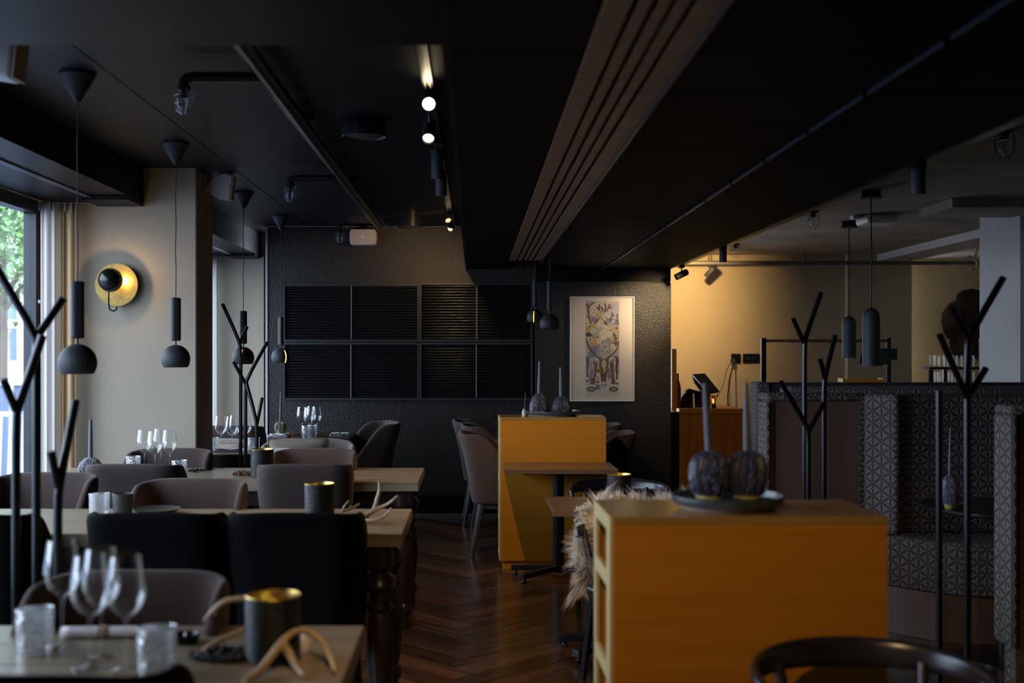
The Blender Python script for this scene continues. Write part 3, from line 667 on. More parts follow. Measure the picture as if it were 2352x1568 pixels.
for px, Y, l in ((331,6.42,'wine glass on third table, leftmost of four'),(355,6.30,'wine glass on third table, second of four'),(368,6.50,'wine glass on third table, third of four'),(389,6.40,'wine glass on third table, rightmost of four')):
    v = P(px, HY, Y); copy_tree(g0, (v.x, Y, ZT), 0, l)
for px, Y, l in ((507,7.86,'wine glass on pale cloth, leftmost before distant coat stand'),(532,7.78,'wine glass on pale cloth, in the middle of the cluster'),(540,7.92,'wine glass on pale cloth, touching the stand poles'),(563,7.84,'wine glass on pale cloth, right between stand poles')):
    v = P(px, HY, Y); copy_tree(g0, (v.x, Y, ZT), 0, l)
for px, Y, l in ((693,9.3,'wine glass on wall table, leftmost of the four'),(709,9.2,'wine glass on wall table, above the tumbler'),(715,9.42,'wine glass on wall table, behind the tumbler'),(727,9.3,'wine glass on wall table, rightmost')):
    v = P(px, HY, Y); copy_tree(g0, (v.x, Y, 0.7455), 0, l)
t0 = tumbler('cut glass tumbler at the left edge of nearest table', 'cut glass tumblers'); t0.location = on(80, 1498)
copy_tree(t0, on(360, 1548), 0, 'cut glass tumbler on nearest table, right of the wine glasses')
for px, Y, l in ((306,6.35,'cut glass tumbler left of the glasses on third table'),(412,6.10,'cut glass tumbler right of the glasses on third table')):
    v = P(px, HY, Y); copy_tree(t0, (v.x, Y, ZT), 0, l)
for px, Y, l in ((489,7.75,'cut glass tumbler by the pillar on pale cloth'),(583,7.75,'cut glass tumbler on pale cloth, right of the poles')):
    v = P(px, HY, Y); copy_tree(t0, (v.x, Y, ZT), 0, l)
for px, Y, l in ((704,9.16,'cut glass tumbler in front of the wall table glasses'),(717,9.18,'second cut glass tumbler before the wall table glasses')):
    v = P(px, HY, Y); copy_tree(t0, (v.x, Y, 0.7455), 0, l)
k = tumbler('plain stacking glass with ribbed base on second table', None, r=0.042, h=0.085, m=glassmat('ribbed glass', base=0.25, rough=0.08, frost=0.15), name='ribbed_glass'); v = P(228, HY, 4.74); k.location = (v.x, 4.74, ZT)
# stoneware cup and plate
STONE = mat('speckled grey stoneware', (0.06,0.065,0.06), 0.35, kind='n', scale=20, amt=0.5)
t = thing('stoneware_cup', 'dark grey stoneware cup beside the ribbed glass', 'cup', (P(282,HY,4.72).x, 4.72, ZT))
MB().lathe([(0,0),(0.033,0),(0.036,0.01),(0.042,0.088),(0.038,0.088),(0.032,0.012),(0,0.010)], n=32).build('cup_body', STONE, t, smooth=True)
MB().lathe([(0.038,0.0882),(0.040,0.0895),(0.042,0.0882)], n=32).build('rim', mat('brown glaze rim', (0.10,0.07,0.05), 0.3), t, smooth=True)
t = thing('dinner_plate', 'shallow grey plate on second table, right of the cup', 'plate', (P(360,HY,4.78).x, 4.78, ZT))
MB().lathe([(0,0.0),(0.065,0.0),(0.070,0.006),(0.097,0.020),(0.095,0.022),(0.066,0.009),(0,0.007)], n=40).build('dish', STONE, t, smooth=True)
MB().lathe([(0.060,-0.0),(0.066,-0.0),(0.064,0.003)], n=40).build('foot_ring', STONE, t, smooth=True)
# ------------------------------------------------------------------ textured metal cups
BARK = mat('bark textured black metal', (0.030,0.033,0.032), 0.36, 0.6, kind='n', scale=8, amt=0.7, bump=1.0)
for n_ in BARK.node_tree.nodes:
    if n_.type == 'MAPPING': n_.inputs['Scale'].default_value = (1,1,6)
def bark_cup(x, y, z, r, h, label):
    t = thing('textured_cup', label, 'vase', (x, y, z), 'dark cups with gold lining')
    rr = random.Random(int(x*1000)&255)
    MB().lathe([(0,0),(r*0.98,0),(r,0.004)]+[(r, h*i/22) for i in range(1, 22)]+[(r,h)], n=60, jit=lambda a, z, i: 1+(0.012*math.sin(z*900+3*math.sin(a*3))*math.sin(a*11+z*60) if i > 2 else 0)).build('cup_body', BARK, t, smooth=True)
    MB().lathe([(r,h),(r*0.975,h+0.002),(r*0.95,h-0.003),(r*0.93,0.02),(0,0.018)], n=48).build('gold_lining', GOLD, t, smooth=True)
    return t
x, y, z = on(627, 1515); bark_cup(x, y, z, 0.058, 0.137, 'large dark textured cup among antlers on nearest table')
bark_cup(P(734,HY,4.52).x, 4.52, ZT, 0.057, 0.150, 'dark textured cup on second table between chair backs')
bark_cup(P(602,HY,6.20).x, 6.20, ZT, 0.060, 0.145, 'dark textured cup on third table beside dried berries')
bark_cup(P(1422,HY,5.50).x, 5.50, 0.7005, 0.056, 0.135, 'dark textured cup on the pedestal table, above the sheepskin')
# ------------------------------------------------------------------ antlers
ANT = mat('shed antler', (0.60,0.47,0.31), 0.45, kind='n', scale=14, amt=0.3, col2=(0.44,0.31,0.18))
def antler(label, beams, Y, loc_px, z=ZT):
    t = thing('antler', label, 'antler', on(*loc_px, z) if not isinstance(loc_px[0], Vector) else loc_px[0], 'shed antlers on the tables')
    for i, b in enumerate(beams):
        pts = [P(px, py, Y+dy) for px, py, dy, r in b]
        for q in pts: q.z = max(q.z, z+0.006)
        # smooth by Catmull-Rom
        rs = [r for *_, r in b]; out = []; ro = []
        for j in range(len(pts)-1):
            p0, p1, p2, p3 = pts[max(j-1,0)], pts[j], pts[j+1], pts[min(j+2,len(pts)-1)]
            for s in range(5):
                u = s/5; out.append(0.5*((2*p1)+(p2-p0)*u+(2*p0-5*p1+4*p2-p3)*u*u+(3*p1-p0-3*p2+p3)*u**3)); ro.append(rs[j]*(1-u)+rs[j+1]*u)
        out.append(pts[-1]); ro.append(rs[-1])
        MB().tube(out, ro, 10).build('main_beam' if i == 0 else 'tine', ANT, t, smooth=True, world=True)
    return t
antler('pale forked antler in front of the large cup on nearest table',
  [[(560,1585,-0.12,.008),(600,1535,-0.06,.0075),(640,1485,0,.009),(668,1455,0.03,.007),(700,1447,0.06,.006),(735,1468,0.06,.007),(758,1505,0.0,.006),(769,1540,-0.06,.004)],
   [(648,1478,0,.010),(665,1500,0,.009),(680,1530,-0.03,.007),(697,1560,-0.07,.005)]], 2.42, (690,1550))
antler('orange-brown curved antler left of the large cup on nearest table',
  [[(455,1535,0.0,.010),(462,1500,0.0,.006),(490,1478,0.02,.006),(530,1460,0.05,.006),(566,1443,0.08,.005),(600,1425,0.10,.005)]], 2.50, (455,1535))
antler('antler tip arching out over the large cup on nearest table',
  [[(590,1376,0.12,.006),(560,1374,0.12,.006),(520,1380,0.12,.0065),(497,1395,0.12,.006),(482,1410,0.12,.004),(470,1425,0.12,.003)],[(500,1392,0.12,.006),(492,1406,0.12,.005),(496,1412,0.12,.002)],[(590,1376,0.12,.006),(640,1420,0.10,.006),(655,1500,0.05,.007)]], 2.46, (600,1500))
antler('three tined antler at the right end of second table',
  [[(812,1192,-0.02,.007),(840,1182,0.0,.009),(858,1172,0.02,.010),(868,1140,0.04,.008),(872,1122,0.04,.006),(870,1105,0.04,.003)],
   [(858,1172,0.02,.010),(885,1160,0.02,.006),(900,1150,0.0,.005),(913,1138,0.0,.003)],
   [(815,1193,-0.02,.006),(845,1194,-0.06,.006),(870,1192,-0.06,.006),(888,1180,-0.05,.005),(899,1166,-0.05,.003)]], 4.52, (840,1194))
antler('small antler pieces right of the cup on second table',
  [[(786,1175,0,.005),(800,1170,0,.006),(812,1165,0,.005),(826,1156,0,.003)],[(806,1168,0,.006),(806,1160,0,.004)],[(787,1172,0,.005),(793,1160,0,.004),(802,1149,0,.003)]], 4.60, (800,1178))
# dried berries / cones
def berries(c, n, rad, label, dark, cat='berries', name='berry_cluster'):
    rr = random.Random(n); t = thing(name, label, cat, c, 'dried berries and cones')
    mb = MB()
    for i in range(n):
        a = rr.random()*2*PI; q = rad*math.sqrt(rr.random()); z = 0.008+rr.random()*rad*0.45*(1-q/rad)
        mb.add(*ico((q*math.cos(a)*1.4, q*math.sin(a)*0.8, z), rr.uniform(0.004,0.009)))
    o = mb.build('berries', mat('dried berry '+dark, (0.16,0.06,0.03) if dark == 'red' else (0.014,0.009,0.006), 0.75, kind='n', scale=20, amt=0.6), t, smooth=True); o['kind'] = 'stuff'
    for i in range(5):
        a = rr.random()*2*PI; MB().tube([(0,0,0.006),(rad*1.2*math.cos(a),rad*0.8*math.sin(a),0.02)],[0.0015,0.001],5).build('stalk', mat('dry stalk', (0.10,0.06,0.03), 0.8), t)
def ico(c, r):
    g = (1+5**.5)/2; k = r/math.sqrt(1+g*g); c = Vector(c)
    v = [(-1,g,0),(1,g,0),(-1,-g,0),(1,-g,0),(0,-1,g),(0,1,g),(0,-1,-g),(0,1,-g),(g,0,-1),(g,0,1),(-g,0,-1),(-g,0,1)]
    f = [(0,11,5),(0,5,1),(0,1,7),(0,7,10),(0,10,11),(1,5,9),(5,11,4),(11,10,2),(10,7,6),(7,1,8),(3,9,4),(3,4,2),(3,2,6),(3,6,8),(3,8,9),(4,9,5),(2,4,11),(6,2,10),(8,6,7),(9,8,1)]
    return [c+Vector(q)*k for q in v], f
berries(on(520,1512), 190, 0.055, 'dark cone cluster left of the large cup on nearest table', 'dark')
berries((P(560,HY,6.28).x, 6.28, ZT), 120, 0.045, 'reddish dried berries beside the cup on third table', 'red')
berries((P(823,HY,4.63).x, 4.63, ZT), 60, 0.028, 'small reddish berries behind antlers on second table', 'red')
berries((P(176,HY,6.25).x, 6.25, ZT), 30, 0.03, 'little brown leaf scraps at the left end of third table', 'red')
berries((P(455,HY,6.45).x, 6.45, ZT), 24, 0.035, 'brown leaf scraps right of tumbler on third table', 'dark')
berries((P(672,HY,9.5).x, 9.5, 0.7455), 80, 0.05, 'brown cone cluster beside the gourd candle on wall table', 'red')
berries((P(2206,HY,5.35).x, 5.35, 0.7005), 60, 0.03, 'reddish berries on the round booth table', 'red')
# napkins, salt pot, lighter
LIN = mat('white linen napkin', (0.72,0.68,0.70), 0.8, kind='fabric', amt=0.1)
def napkin_roll(c, l, r, rz, label):
    t = thing('napkin', label, 'napkin', c, 'white napkins', rz)
    MB().grid(lambda u, v: Vector(((u-0.5)*l, r*(0.55+0.45*v)*math.cos(v*4.2*PI), r*0.62+r*(0.55+0.45*v)*0.62*math.sin(v*4.2*PI))), 10, 40).build('roll', LIN, t, smooth=True, solid=0.002)
    MB().grid(lambda u, v: Vector((-0.1*l+0.02*(u-.5), (r*1.03)*math.cos(v*2*PI), r*0.62+r*0.66*math.sin(v*2*PI))), 1, 24).build('band', mat('tan band', (0.35,0.2,0.1), 0.7), t, smooth=True)
    return t
napkin_roll(on(262, 1463), 0.235, 0.021, 0.03, 'rolled white napkin on nearest table behind the glasses')
def napkin_fold(c, w, d, rz, label):
    t = thing('napkin', label, 'napkin', c, 'white napkins', rz)
    for i, k_ in enumerate((1.0, 0.93, 0.8)):
        MB().grid(lambda u, v: Vector(((u-0.5)*w*k_, (v-0.5)*d*k_, 0.004+0.009*i+0.004*math.sin(u*9+i)*math.sin(v*7+2*i))), 14, 8).build('fold', LIN, t, smooth=True, solid=0.004)
napkin_fold((P(782,HY,9.35).x, 9.35, 0.7455), 0.17, 0.12, 0.1, 'folded white napkin on dark leaves, right end of wall table')
napkin_fold((P(640,HY,9.22).x, 9.22, 0.7455), 0.17, 0.10, -0.1, 'flat white napkin under the gourd candle on wall table')
napkin_fold((P(520,HY,7.74).x, 7.74, 0.7505), 0.20, 0.10, 0.2, 'crumpled white napkin under the wine glasses on pale cloth')
napkin_fold((P(582,HY,7.71).x, 7.71, 0.7505), 0.10, 0.08, -0.3, 'small white napkin below the tumbler on pale cloth')
rr = random.Random(5); t = thing('leaf_garland', 'dark leaf sprigs lying at the right end of wall table', 'leaves', (P(765,HY,9.2).x, 9.2, 0.7455))
mb = MB()
for i in range(46):
    a = rr.uniform(-0.9,0.9); x = rr.uniform(-0.17,0.16); y = rr.uniform(-0.05,0.05); l = rr.uniform(0.025,0.05); z = rr.uniform(0.006,0.03); c, s_ = math.cos(a), math.sin(a)
    mb.add([(x,y,z),(x+l*.5*c-s_*.007,y+l*.5*s_+c*.007,z+.006),(x+l*c,y+l*s_,z),(x+l*.5*c+s_*.007,y+l*.5*s_-c*.007,z+.002)], [(0,1,2,3)])
o = mb.build('leaves', mat('dark dry leaf', (0.03,0.03,0.028), 0.5), t); o['kind'] = 'stuff'
MB().tube([(-0.16,0,0.01),(0,0.01,0.014),(0.16,-0.01,0.01)], 0.002, 5).build('twig', mat('dry stalk', (0.1,0.06,0.03), 0.8), t)
t = thing('black_dish', 'low black dish right of the rolled napkin on nearest table', 'dish', on(425, 1475))
MB().lathe([(0,0),(0.028,0),(0.034,0.02),(0.031,0.021),(0.025,0.005),(0,0.004)], n=28).build('bowl', METAL, t, smooth=True)
MB().sphere((0.008,0,0.014), 0.012, 12, 8).build('glass_lid', GLASS, t, smooth=True)
t = thing('white_pot', 'small white pot standing under the forked antler', 'pot', on(698, 1496))
MB().lathe([(0,0),(0.012,0),(0.015,0.006),(0.0155,0.024),(0.012,0.031),(0,0.033)], n=24).build('pot_body', mat('white porcelain', (0.75,0.7,0.68), 0.2), t, smooth=True)
MB().sphere((0,0,0.035), 0.004, 10, 6).build('knob', mat('white porcelain', (0.75,0.7,0.68), 0.2), t, smooth=True)
# ------------------------------------------------------------------ candle holders hung with black wax
YEL = mat('yellow green glaze', (0.42,0.42,0.10), 0.4, kind='n', scale=12, amt=0.5)
def candle_holder(x, y, z, r, h, ch, label, lean=0.0, wax=WAX, seed=1, strands=70, foot=0.028, taper=0.45):
    rr = random.Random(seed); t = thing('candle_holder', label, 'candle holder', (x, y, z), 'wax covered gourd candle holders')
    MB().lathe([(0,0),(r*0.5,0),(r*0.70,0.010),(r*0.66,foot),(r*0.7,foot+0.01)], n=24).build('holder_foot', YEL, t, smooth=True)
    if taper > 0.5: KP = [(0,0.55),(0.12,0.80),(0.3,0.95),(0.5,1.0),(0.7,0.97),(0.86,0.84),(0.95,0.62),(1.0,0.30)]
    else: KP = [(0,1.0),(0.15,1.02),(0.35,0.98),(0.55,0.88),(0.75,0.70),(0.9,0.50),(0.97,0.36),(1.0,0.22)]
    def rad_(f):
        for (a0,b0),(a1,b1) in zip(KP, KP[1:]):
            if f <= a1: return r*(b0+(b1-b0)*(f-a0)/(a1-a0))
        return r*KP[-1][1]
    prof = [(rad_(q_)*0.90, h*q_) for q_ in ((0.14 if taper > 0.5 else 0.04),0.18,0.3,0.5,0.7,0.86,0.95,1.0)]+[(0,h)]
    ph = [rr.uniform(0,6) for _ in range(4)]
    MB().lathe(prof, n=48, jit=lambda a, z, i: 1+0.06*math.sin(9*a+ph[0]+i)+0.04*math.sin(17*a+ph[1])).build('wax_body', wax, t, smooth=True)
    mb = MB()
    for k in range(strands):
        a = 2*PI*k/strands+rr.uniform(-.05,.05); end = rr.uniform(0.13, 0.42) if taper > 0.5 else rr.uniform(0.02, 0.35); pts = []; rs = []
        for j in range(11):
            q = j/10; f = 1.0-(1-end)*q; zz = h*f; rad = rad_(f)*0.97
            a += rr.uniform(-.05,.05); pts.append((rad*math.cos(a)*rr.uniform(.97,1.04), rad*math.sin(a)*rr.uniform(.97,1.04), max(zz,0.004))); rs.append(r*0.075*rr.uniform(.6,1.4)*(0.7+0.6*math.sin(q*9+k)**2))
        mb.tube(pts, rs, 5)
    o = mb.build('wax_drips', wax, t, smooth=True); o['kind'] = 'stuff'
    cd_ = MB().tube([(0,0,h-0.01),(lean*0.5,0,h+ch*0.5),(lean,0,h+ch)], [r*0.20,r*0.17,r*0.12], 16).build('candle', CANDLE, t, smooth=True)
    MB().tube([(lean,0,h+ch),(lean+0.001,0,h+ch+0.008),(lean+0.004,0,h+ch+0.012)], [0.0012,0.001,0.001], 6).build('wick', GAP, cd_)
    return t
def plate(x, y, z, r, label):
    t = thing('serving_plate', label, 'plate', (x, y, z), 'rimmed grey stoneware plates')
    MB().lathe([(0,0.010),(r*0.80,0.010),(r*0.97,0.012),(r,0.02),(r,0.034),(r*0.975,0.036),(r*0.95,0.020),(r*0.80,0.016),(0,0.015)], n=64).build('dish', mat('blue grey glaze', (0.055,0.065,0.08), 0.28, kind='n', scale=10, amt=0.4), t, smooth=True)
    MB().lathe([(r*0.86,0.010),(r*0.84,0.0),(r*0.78,0.0),(r*0.76,0.010)], n=64).build('foot_ring', mat('raw clay foot', (0.30,0.22,0.15), 0.8), t, smooth=True)
plate(0.678, 3.15, 0.988, 0.148, 'grey rimmed plate on near cabinet carrying two wax candles')
candle_holder(0.629, 3.15, 1.004, 0.052, 0.132, 0.185, 'left black waxed candle holder on near cabinet plate', -0.012, seed=2, taper=0.85, strands=46)
candle_holder(0.734, 3.16, 1.004, 0.052, 0.132, 0.185, 'right black waxed candle holder on near cabinet plate', -0.004, seed=4, taper=0.85, strands=46)
plate(0.515, 7.80, 0.988, 0.185, 'grey rimmed plate on the far orange cabinet')
candle_holder(0.428, 7.80, 1.004, 0.060, 0.130, 0.215, 'left tasselled black wax candle holder on far cabinet', 0.004, seed=6, strands=90)
candle_holder(0.575, 7.80, 1.004, 0.066, 0.110, 0.195, 'right tasselled black wax candle holder on far cabinet', -0.004, seed=8, strands=90)
WAXG = mat('grey streaked wax', (0.20,0.19,0.22), 0.5, kind='n', scale=30, amt=0.75, bump=0.3)
v = P(208,HY,6.35); candle_holder(v.x, 6.35, ZT, 0.064, 0.085, 0.21, 'grey streaked candle holder by the curtain on third table', 0.0, WAXG, 11, strands=40)
v = P(644,HY,9.28); candle_holder(v.x, 9.28, 0.765, 0.045, 0.095, 0.235, 'yellow green gourd candle holder on wall table', 0.004, mat('streaked green gourd', (0.30,0.32,0.16), 0.4, kind='n', scale=24, amt=0.8, col2=(0.06,0.06,0.09)), 12, strands=26, taper=0.7)
v = P(2181,HY,5.30); candle_holder(v.x, 5.30, 0.7005, 0.032, 0.15, 0.215, 'slim waxed candle holder on the round booth table', 0.004, mat('grey purple wax', (0.16,0.15,0.22), 0.4, kind='n', scale=18, amt=0.8), 13, foot=0.045, taper=0.8)
t = thing('salt_mill', 'small pale bottle with stick at the left rim of far cabinet plate', 'bottle', (0.325, 7.72, 0.988))
MB().lathe([(0,0),(0.013,0),(0.014,0.03),(0.008,0.042),(0.008,0.05),(0,0.05)], n=16).build('bottle_body', mat('pale glass bottle', (0.35,0.42,0.42), 0.15), t, smooth=True)
MB().tube([(0.004,0,0.045),(0.009,0,0.15)], 0.0018, 6).build('stick', CANDLE, t)
MB().sphere((0.009,0,0.152), 0.004, 8, 6).build('tip', CANDLE, t, smooth=True)
t = thing('menu_sheet', 'cream paper menu lying on the right end of far cabinet', 'menu', (0.76, 7.74, 0.988))
for i in range(3): MB().box(-0.09, 0.085, -0.06, 0.06, 0.0008+i*0.0015, 0.0018+i*0.0015).build('sheet', mat('cream paper', (0.6,0.5,0.38), 0.8), t)
# ------------------------------------------------------------------ pendants on the left
SLIT = emat('warm slit', (1.0, 0.45, 0.12), 6.0); SLITY = emat('yellow slit', (1.0, 0.75, 0.05), 2.5)
def ball_pendant(x, y, zc, ztop_ball, label, slit_dir=None, slitm=SLIT, R=0.0745, canopy=True, blk=None, dome=True, rz=0.0, bw=0.026):
    t = thing('ball_pendant', label, 'pendant lamp', (x, y, zc), 'ball pendants with long blocks')
    zt = ztop_ball-zc            # top of the ball, local
    if canopy:
        MB().lathe([(0.072,-0.001),(0.072,-0.012),(0.068,-0.016),(0.012,-0.115),(0.0,-0.118)], n=32).build('canopy', MATT, t, smooth=True)
    z1 = zt+0.25; z0 = zt+0.022
    w = 0.006
    pts = [(0,0,-0.11 if canopy else 0)]+[(w*math.sin(j*1.9)*(0.35), 0, -0.11+(z1+0.11)*j/9) for j in range(1,9)]+[(0,0,z1)]
    MB().tube(pts, 0.0028, 6).build('cord', mat('cloth cord', (0.06,0.045,0.045), 0.8), t, smooth=True)
    oct_ = [(bw*q*1.0, 0.022*s) for q, s in ((-1,-.55),(-.6,-1),(.6,-1),(1,-.55),(1,.55),(.6,1),(-.6,1),(-1,.55))]
    c_, s_ = math.cos(rz), math.sin(rz); oct_ = [(a*c_-b*s_, a*s_+b*c_) for a, b in oct_]
    MB().prism(oct_, z0, z1).build('block', MATT, t, bevel=0.008)
    MB().cyl((0,0,zt-0.003),(0,0,z0+0.002),0.005,10).build('rod', METAL, t, smooth=True)
    a = slit_dir
    th = math.acos(-0.58)
    shd = MB().sphere((0,0,zt-R), R, 40, 22, t0=0.02, t1=th).build('shade', MATT, t, smooth=True, solid=0.002)
    MB().sphere((0,0,zt-R-0.01), 0.026, 16, 10).build('bulb', mat('frosted lamp', (0.4,0.36,0.3), 0.4), t, smooth=True)
    if a is not None:
        mb = MB(); n = 10; vs = []
        for j in range(n+1):
            tt = 0.75+(th-0.76)*j/n; wd = 0.045
            for q in (-1, 1): vs.append(((R+0.0025)*math.sin(tt)*math.cos(a+q*wd), (R+0.0025)*math.sin(tt)*math.sin(a+q*wd), zt-R+(R+0.0025)*math.cos(tt)))
        mb.add(vs, [(2*j,2*j+1,2*j+3,2*j+2) for j in range(n)]).build('light_slit', slitm, shd)
    return t
ball_pendant(-1.581, 4.68, ZC, 1.438, 'ball pendant nearest of the left row, over the second table', rz=0.5)
ball_pendant(-1.581, 6.22, ZC, 1.446, 'ball pendant second in the left row, before the cream pillar', rz=0.5)
ball_pendant(-1.600, 8.13, ZC, 1.446, 'ball pendant third in the left row, glowing slit facing front', -PI/2+0.05, rz=0.1)
ball_pendant(-1.565, 9.49, ZC, 1.446, 'farthest ball pendant of the left row, slit on its right side', -PI/2+0.75, rz=0.9, bw=0.018)
ball_pendant(0.57, 8.94, ZS, 1.703, 'ball pendant above far cabinet, front one of the pair', None, canopy=False, rz=0.0, bw=0.018)
ball_pendant(0.485, 9.45, ZS, 1.755, 'ball pendant with yellow glow behind the one above far cabinet', -PI/2-0.2, SLITY, canopy=False, R=0.065, bw=0.016)
def tube_pendant(x, y, z1, z0, r, label):
    t = thing('tube_pendant', label, 'pendant lamp', (x, y, ZC), 'black tube pendants over the booths')
    MB().lathe([(0.0,-0.001),(0.066,-0.001),(0.066,-0.045),(0.074,-0.047),(0.074,-0.055),(0,-0.056)], n=36).build('canopy', METAL, t, smooth=True)
    a, b = z1-ZC, z0-ZC
    MB().tube([(0,0,-0.055),(0.002,0,a*0.6),(0,0,a+0.01)], 0.0045, 8).build('cord', METAL, t, smooth=True)
    prof = [(0.008,a+0.012),(0.009,a),(r*0.35,a-0.004),(r*0.72,a-0.018),(r*0.93,a-0.04),(r,a-0.07),(r,b),(r*0.97,b),(r*0.97,a-0.07),(0,a-0.05)]
    MB().lathe(prof, n=40).build('shade', MATT, t, smooth=True)
    MB().sphere((0,0,b+0.08), 0.03, 14, 8).build('bulb', mat('frosted lamp', (0.4,0.36,0.3), 0.4), t, smooth=True)
tube_pendant(2.713, 8.04, 1.713, 1.316, 0.058, 'larger black tube pendant, right of the pair over the booths')
tube_pendant(3.160, 9.92, 1.72, 1.363, 0.0575, 'farther black tube pendant, left of the pair over the booths')
# ------------------------------------------------------------------ ceiling fittings left
def pipe_run():
    t = thing('ceiling_pipe', 'black pipe running along the ceiling beside two branch pipes', 'pipe', (-0.785, 6.5, ZC-0.07))
    MB().cyl((-0.785,3.30,2.45),(-0.785,9.75,2.45),0.030,16).build('pipe', METAL, t, world=True, smooth=True)
    MB().cyl((-0.835,3.30,2.47),(-0.835,9.70,2.47),0.009,8).build('cable', METAL, t, world=True, smooth=True)
    for Y in (4.47, 7.05, 9.70):
        if Y < 9:
            MB().tube([(-0.785,Y,2.45),(-1.065,Y,2.452),(-1.095,Y,2.447),(-1.105,Y,2.435),(-1.105,Y,2.415)],0.020,14).build('branch_pipe', METAL, t, world=True, smooth=True)
    for Y in (3.9, 5.4, 6.9, 7.4, 8.6):
        MB().box(-0.835,-0.735,Y-0.012,Y+0.012,2.475,ZC-0.001).build('bracket', METAL, t, world=True)
pipe_run()
def cage(c, label, r=0.032, h=0.085, down=0.0, hoop=None):
    t = thing('cage_lamp', label, 'lamp', (c[0],c[1],c[2]-down), 'caged ceiling bulbs'); hoop = hoop or METAL
    if down: MB().cyl((0,0,down),(0,0,-0.001),0.012,12).build('stem', METAL, t, smooth=True)
    MB().lathe([(0,0),(r*0.85,0),(r*0.85,-0.012),(r*0.4,-0.02),(r*0.4,-0.045),(0,-0.045)], n=18).build('socket', METAL, t, smooth=True)
    MB().sphere((0,0,-0.045-h*0.30), h*0.28, 16, 10, sc=(0.8,0.8,1.1)).build('bulb', BULB, t, smooth=True)
    for k in range(6):
        a = k*PI/3; MB().tube([(r*math.cos(a)*s, r*math.sin(a)*s, z) for s, z in ((0.85,-0.008),(1.05,-0.03),(1.1,-0.05),(0.9,-0.02-h*0.8),(0.3,-0.02-h))], 0.0014, 5).build('wire', hoop, t)
    for z, s in ((-0.035,1.08),(-0.065,1.03)):
        MB().tube([(r*s*math.cos(q*PI/8), r*s*math.sin(q*PI/8), z) for q in range(17)], 0.0014, 5, caps=False).build('ring', hoop, t)
HOOP = mat('galvanised wire', (0.30,0.32,0.36), 0.3, 0.8)
cage((-1.105,4.47,2.4145), 'caged bulb under the first branch pipe, near the front pendant', hoop=HOOP)
cage((-1.105,7.05,2.4145), 'caged bulb under the second branch pipe, farther back', hoop=HOOP)
cage((-1.165,10.2,ZC-0.001), 'small caged bulb beside the white wall speaker on the dark wall', hoop=HOOP, down=0.05)
cage((-0.74,9.8,ZC-0.001), 'tiny caged bulb at the end of the ceiling pipe', hoop=HOOP, r=0.025, h=0.05)
for Y, l in ((5.89,'caged ceiling bulb nearest, at the upper right over the booths'),(9.22,'caged ceiling bulb in the middle of the hall ceiling'),(11.97,'caged ceiling bulb farthest, close to the hall track')):
    cage((2.655,Y,ZC-0.001), l, r=0.05, h=0.12)
def drum(x, y, r, h, label):
    t = thing('drum_light', label, 'ceiling light', (x, y, ZC), 'black drum ceiling lights')
    MB().lathe([(0,-0.001),(r,-0.001),(r,-h),(r*0.96,-h-0.003),(r*0.90,-h+0.006),(0,-h+0.006)], n=40).build('housing', METAL, t, smooth=True)
    MB().lathe([(r*0.88,-h+0.004),(r*0.5,-h-0.004),(0,-h-0.006)], n=32).build('lens', mat('dark lens', (0.06,0.06,0.065), 0.2), t, smooth=True)
drum(P(836,HY,5.62).x, 5.62, 0.106, 0.080, 'black drum ceiling light nearer, between pipe and bright spot')
drum(P(941,HY,9.57).x, 9.57, 0.103, 0.085, 'black drum ceiling light by the dark back wall')
# aisle track and its spots
LENSW = emat('lit lamp lens', (1.0, 0.83, 0.55), 15.0); LENSS = emat('lit lamp lens soft', (1.0, 0.86, 0.70), 3.0); LENSD = emat('dim lamp lens', (1.0, 0.75, 0.4), 1.0)
t = thing('light_track', 'black lighting track along the dropped ceiling edge, brightly lit rails', 'light track', (-0.19, 6.6, ZC))
MB().box(-0.212,-0.168,3.25,10.2,2.487,ZC-0.001).build('housing', METAL, t, world=True)
for x in (-0.200,-0.180): MB().box(x-0.002,x+0.002,3.26,10.15,2.483,2.487).build('rail', mat('brass rail', (0.45,0.36,0.24), 0.3, 1.0), t, world=True)
def spotlamp(pos, aim, label, L=0.13, r=0.031, lens=None, zt=2.482, arm=True, group='spots on the lighting tracks'):
    t = thing('track_spot', label, 'spotlight', (pos[0], pos[1], zt), group)
    p = Vector(pos)-Vector((pos[0],pos[1],zt)); d = (Vector(aim)-Vector(pos)).normalized(); a = p-d*L/2; b = p+d*L/2
    MB().box(-0.018,0.018,-0.045,0.045,-0.022,-0.001).build('adapter', METAL, t)
    MB().tube([(0,0,-0.02),(0,0,min(-0.025,p.z*0.6)),tuple(a.lerp(b,0.3))], 0.007, 8).build('arm', METAL, t, smooth=True)
    x = d.orthogonal().normalized(); y = d.cross(x)
    def ring(c, rr, n=24): return [c+(x*math.cos(2*PI*k/n)+y*math.sin(2*PI*k/n))*rr for k in range(n)]
    mb = MB(); R = [ring(a,r*0.86),ring(a+d*0.006,r),ring(b,r),ring(b,r*0.86),ring(b-d*0.012,r*0.80)]; vs = sum(R, []); n = 24
    mb.add(vs, [(i*n+k, i*n+(k+1)%n, (i+1)*n+(k+1)%n, (i+1)*n+k) for i in range(4) for k in range(n)]+[tuple(range(n))[::-1]]); mb.build('lamp_body', MATT, t, smooth=True)
    MB().add(ring(b-d*0.010, r*0.80), [tuple(range(24))]).build('lens', lens or mat('dark lens', (0.06,0.06,0.065), 0.2), t)
spotlamp((-0.19,4.89,2.440), (-0.05,0.4,1.35), 'glaring lit spot on the aisle track, aimed at the camera', lens=LENSW, L=0.11)
spotlamp((-0.20,5.20,2.385), (-0.3,3.6,0.9), 'second lit spot, just below the glaring one', lens=LENSS, L=0.13, r=0.030)
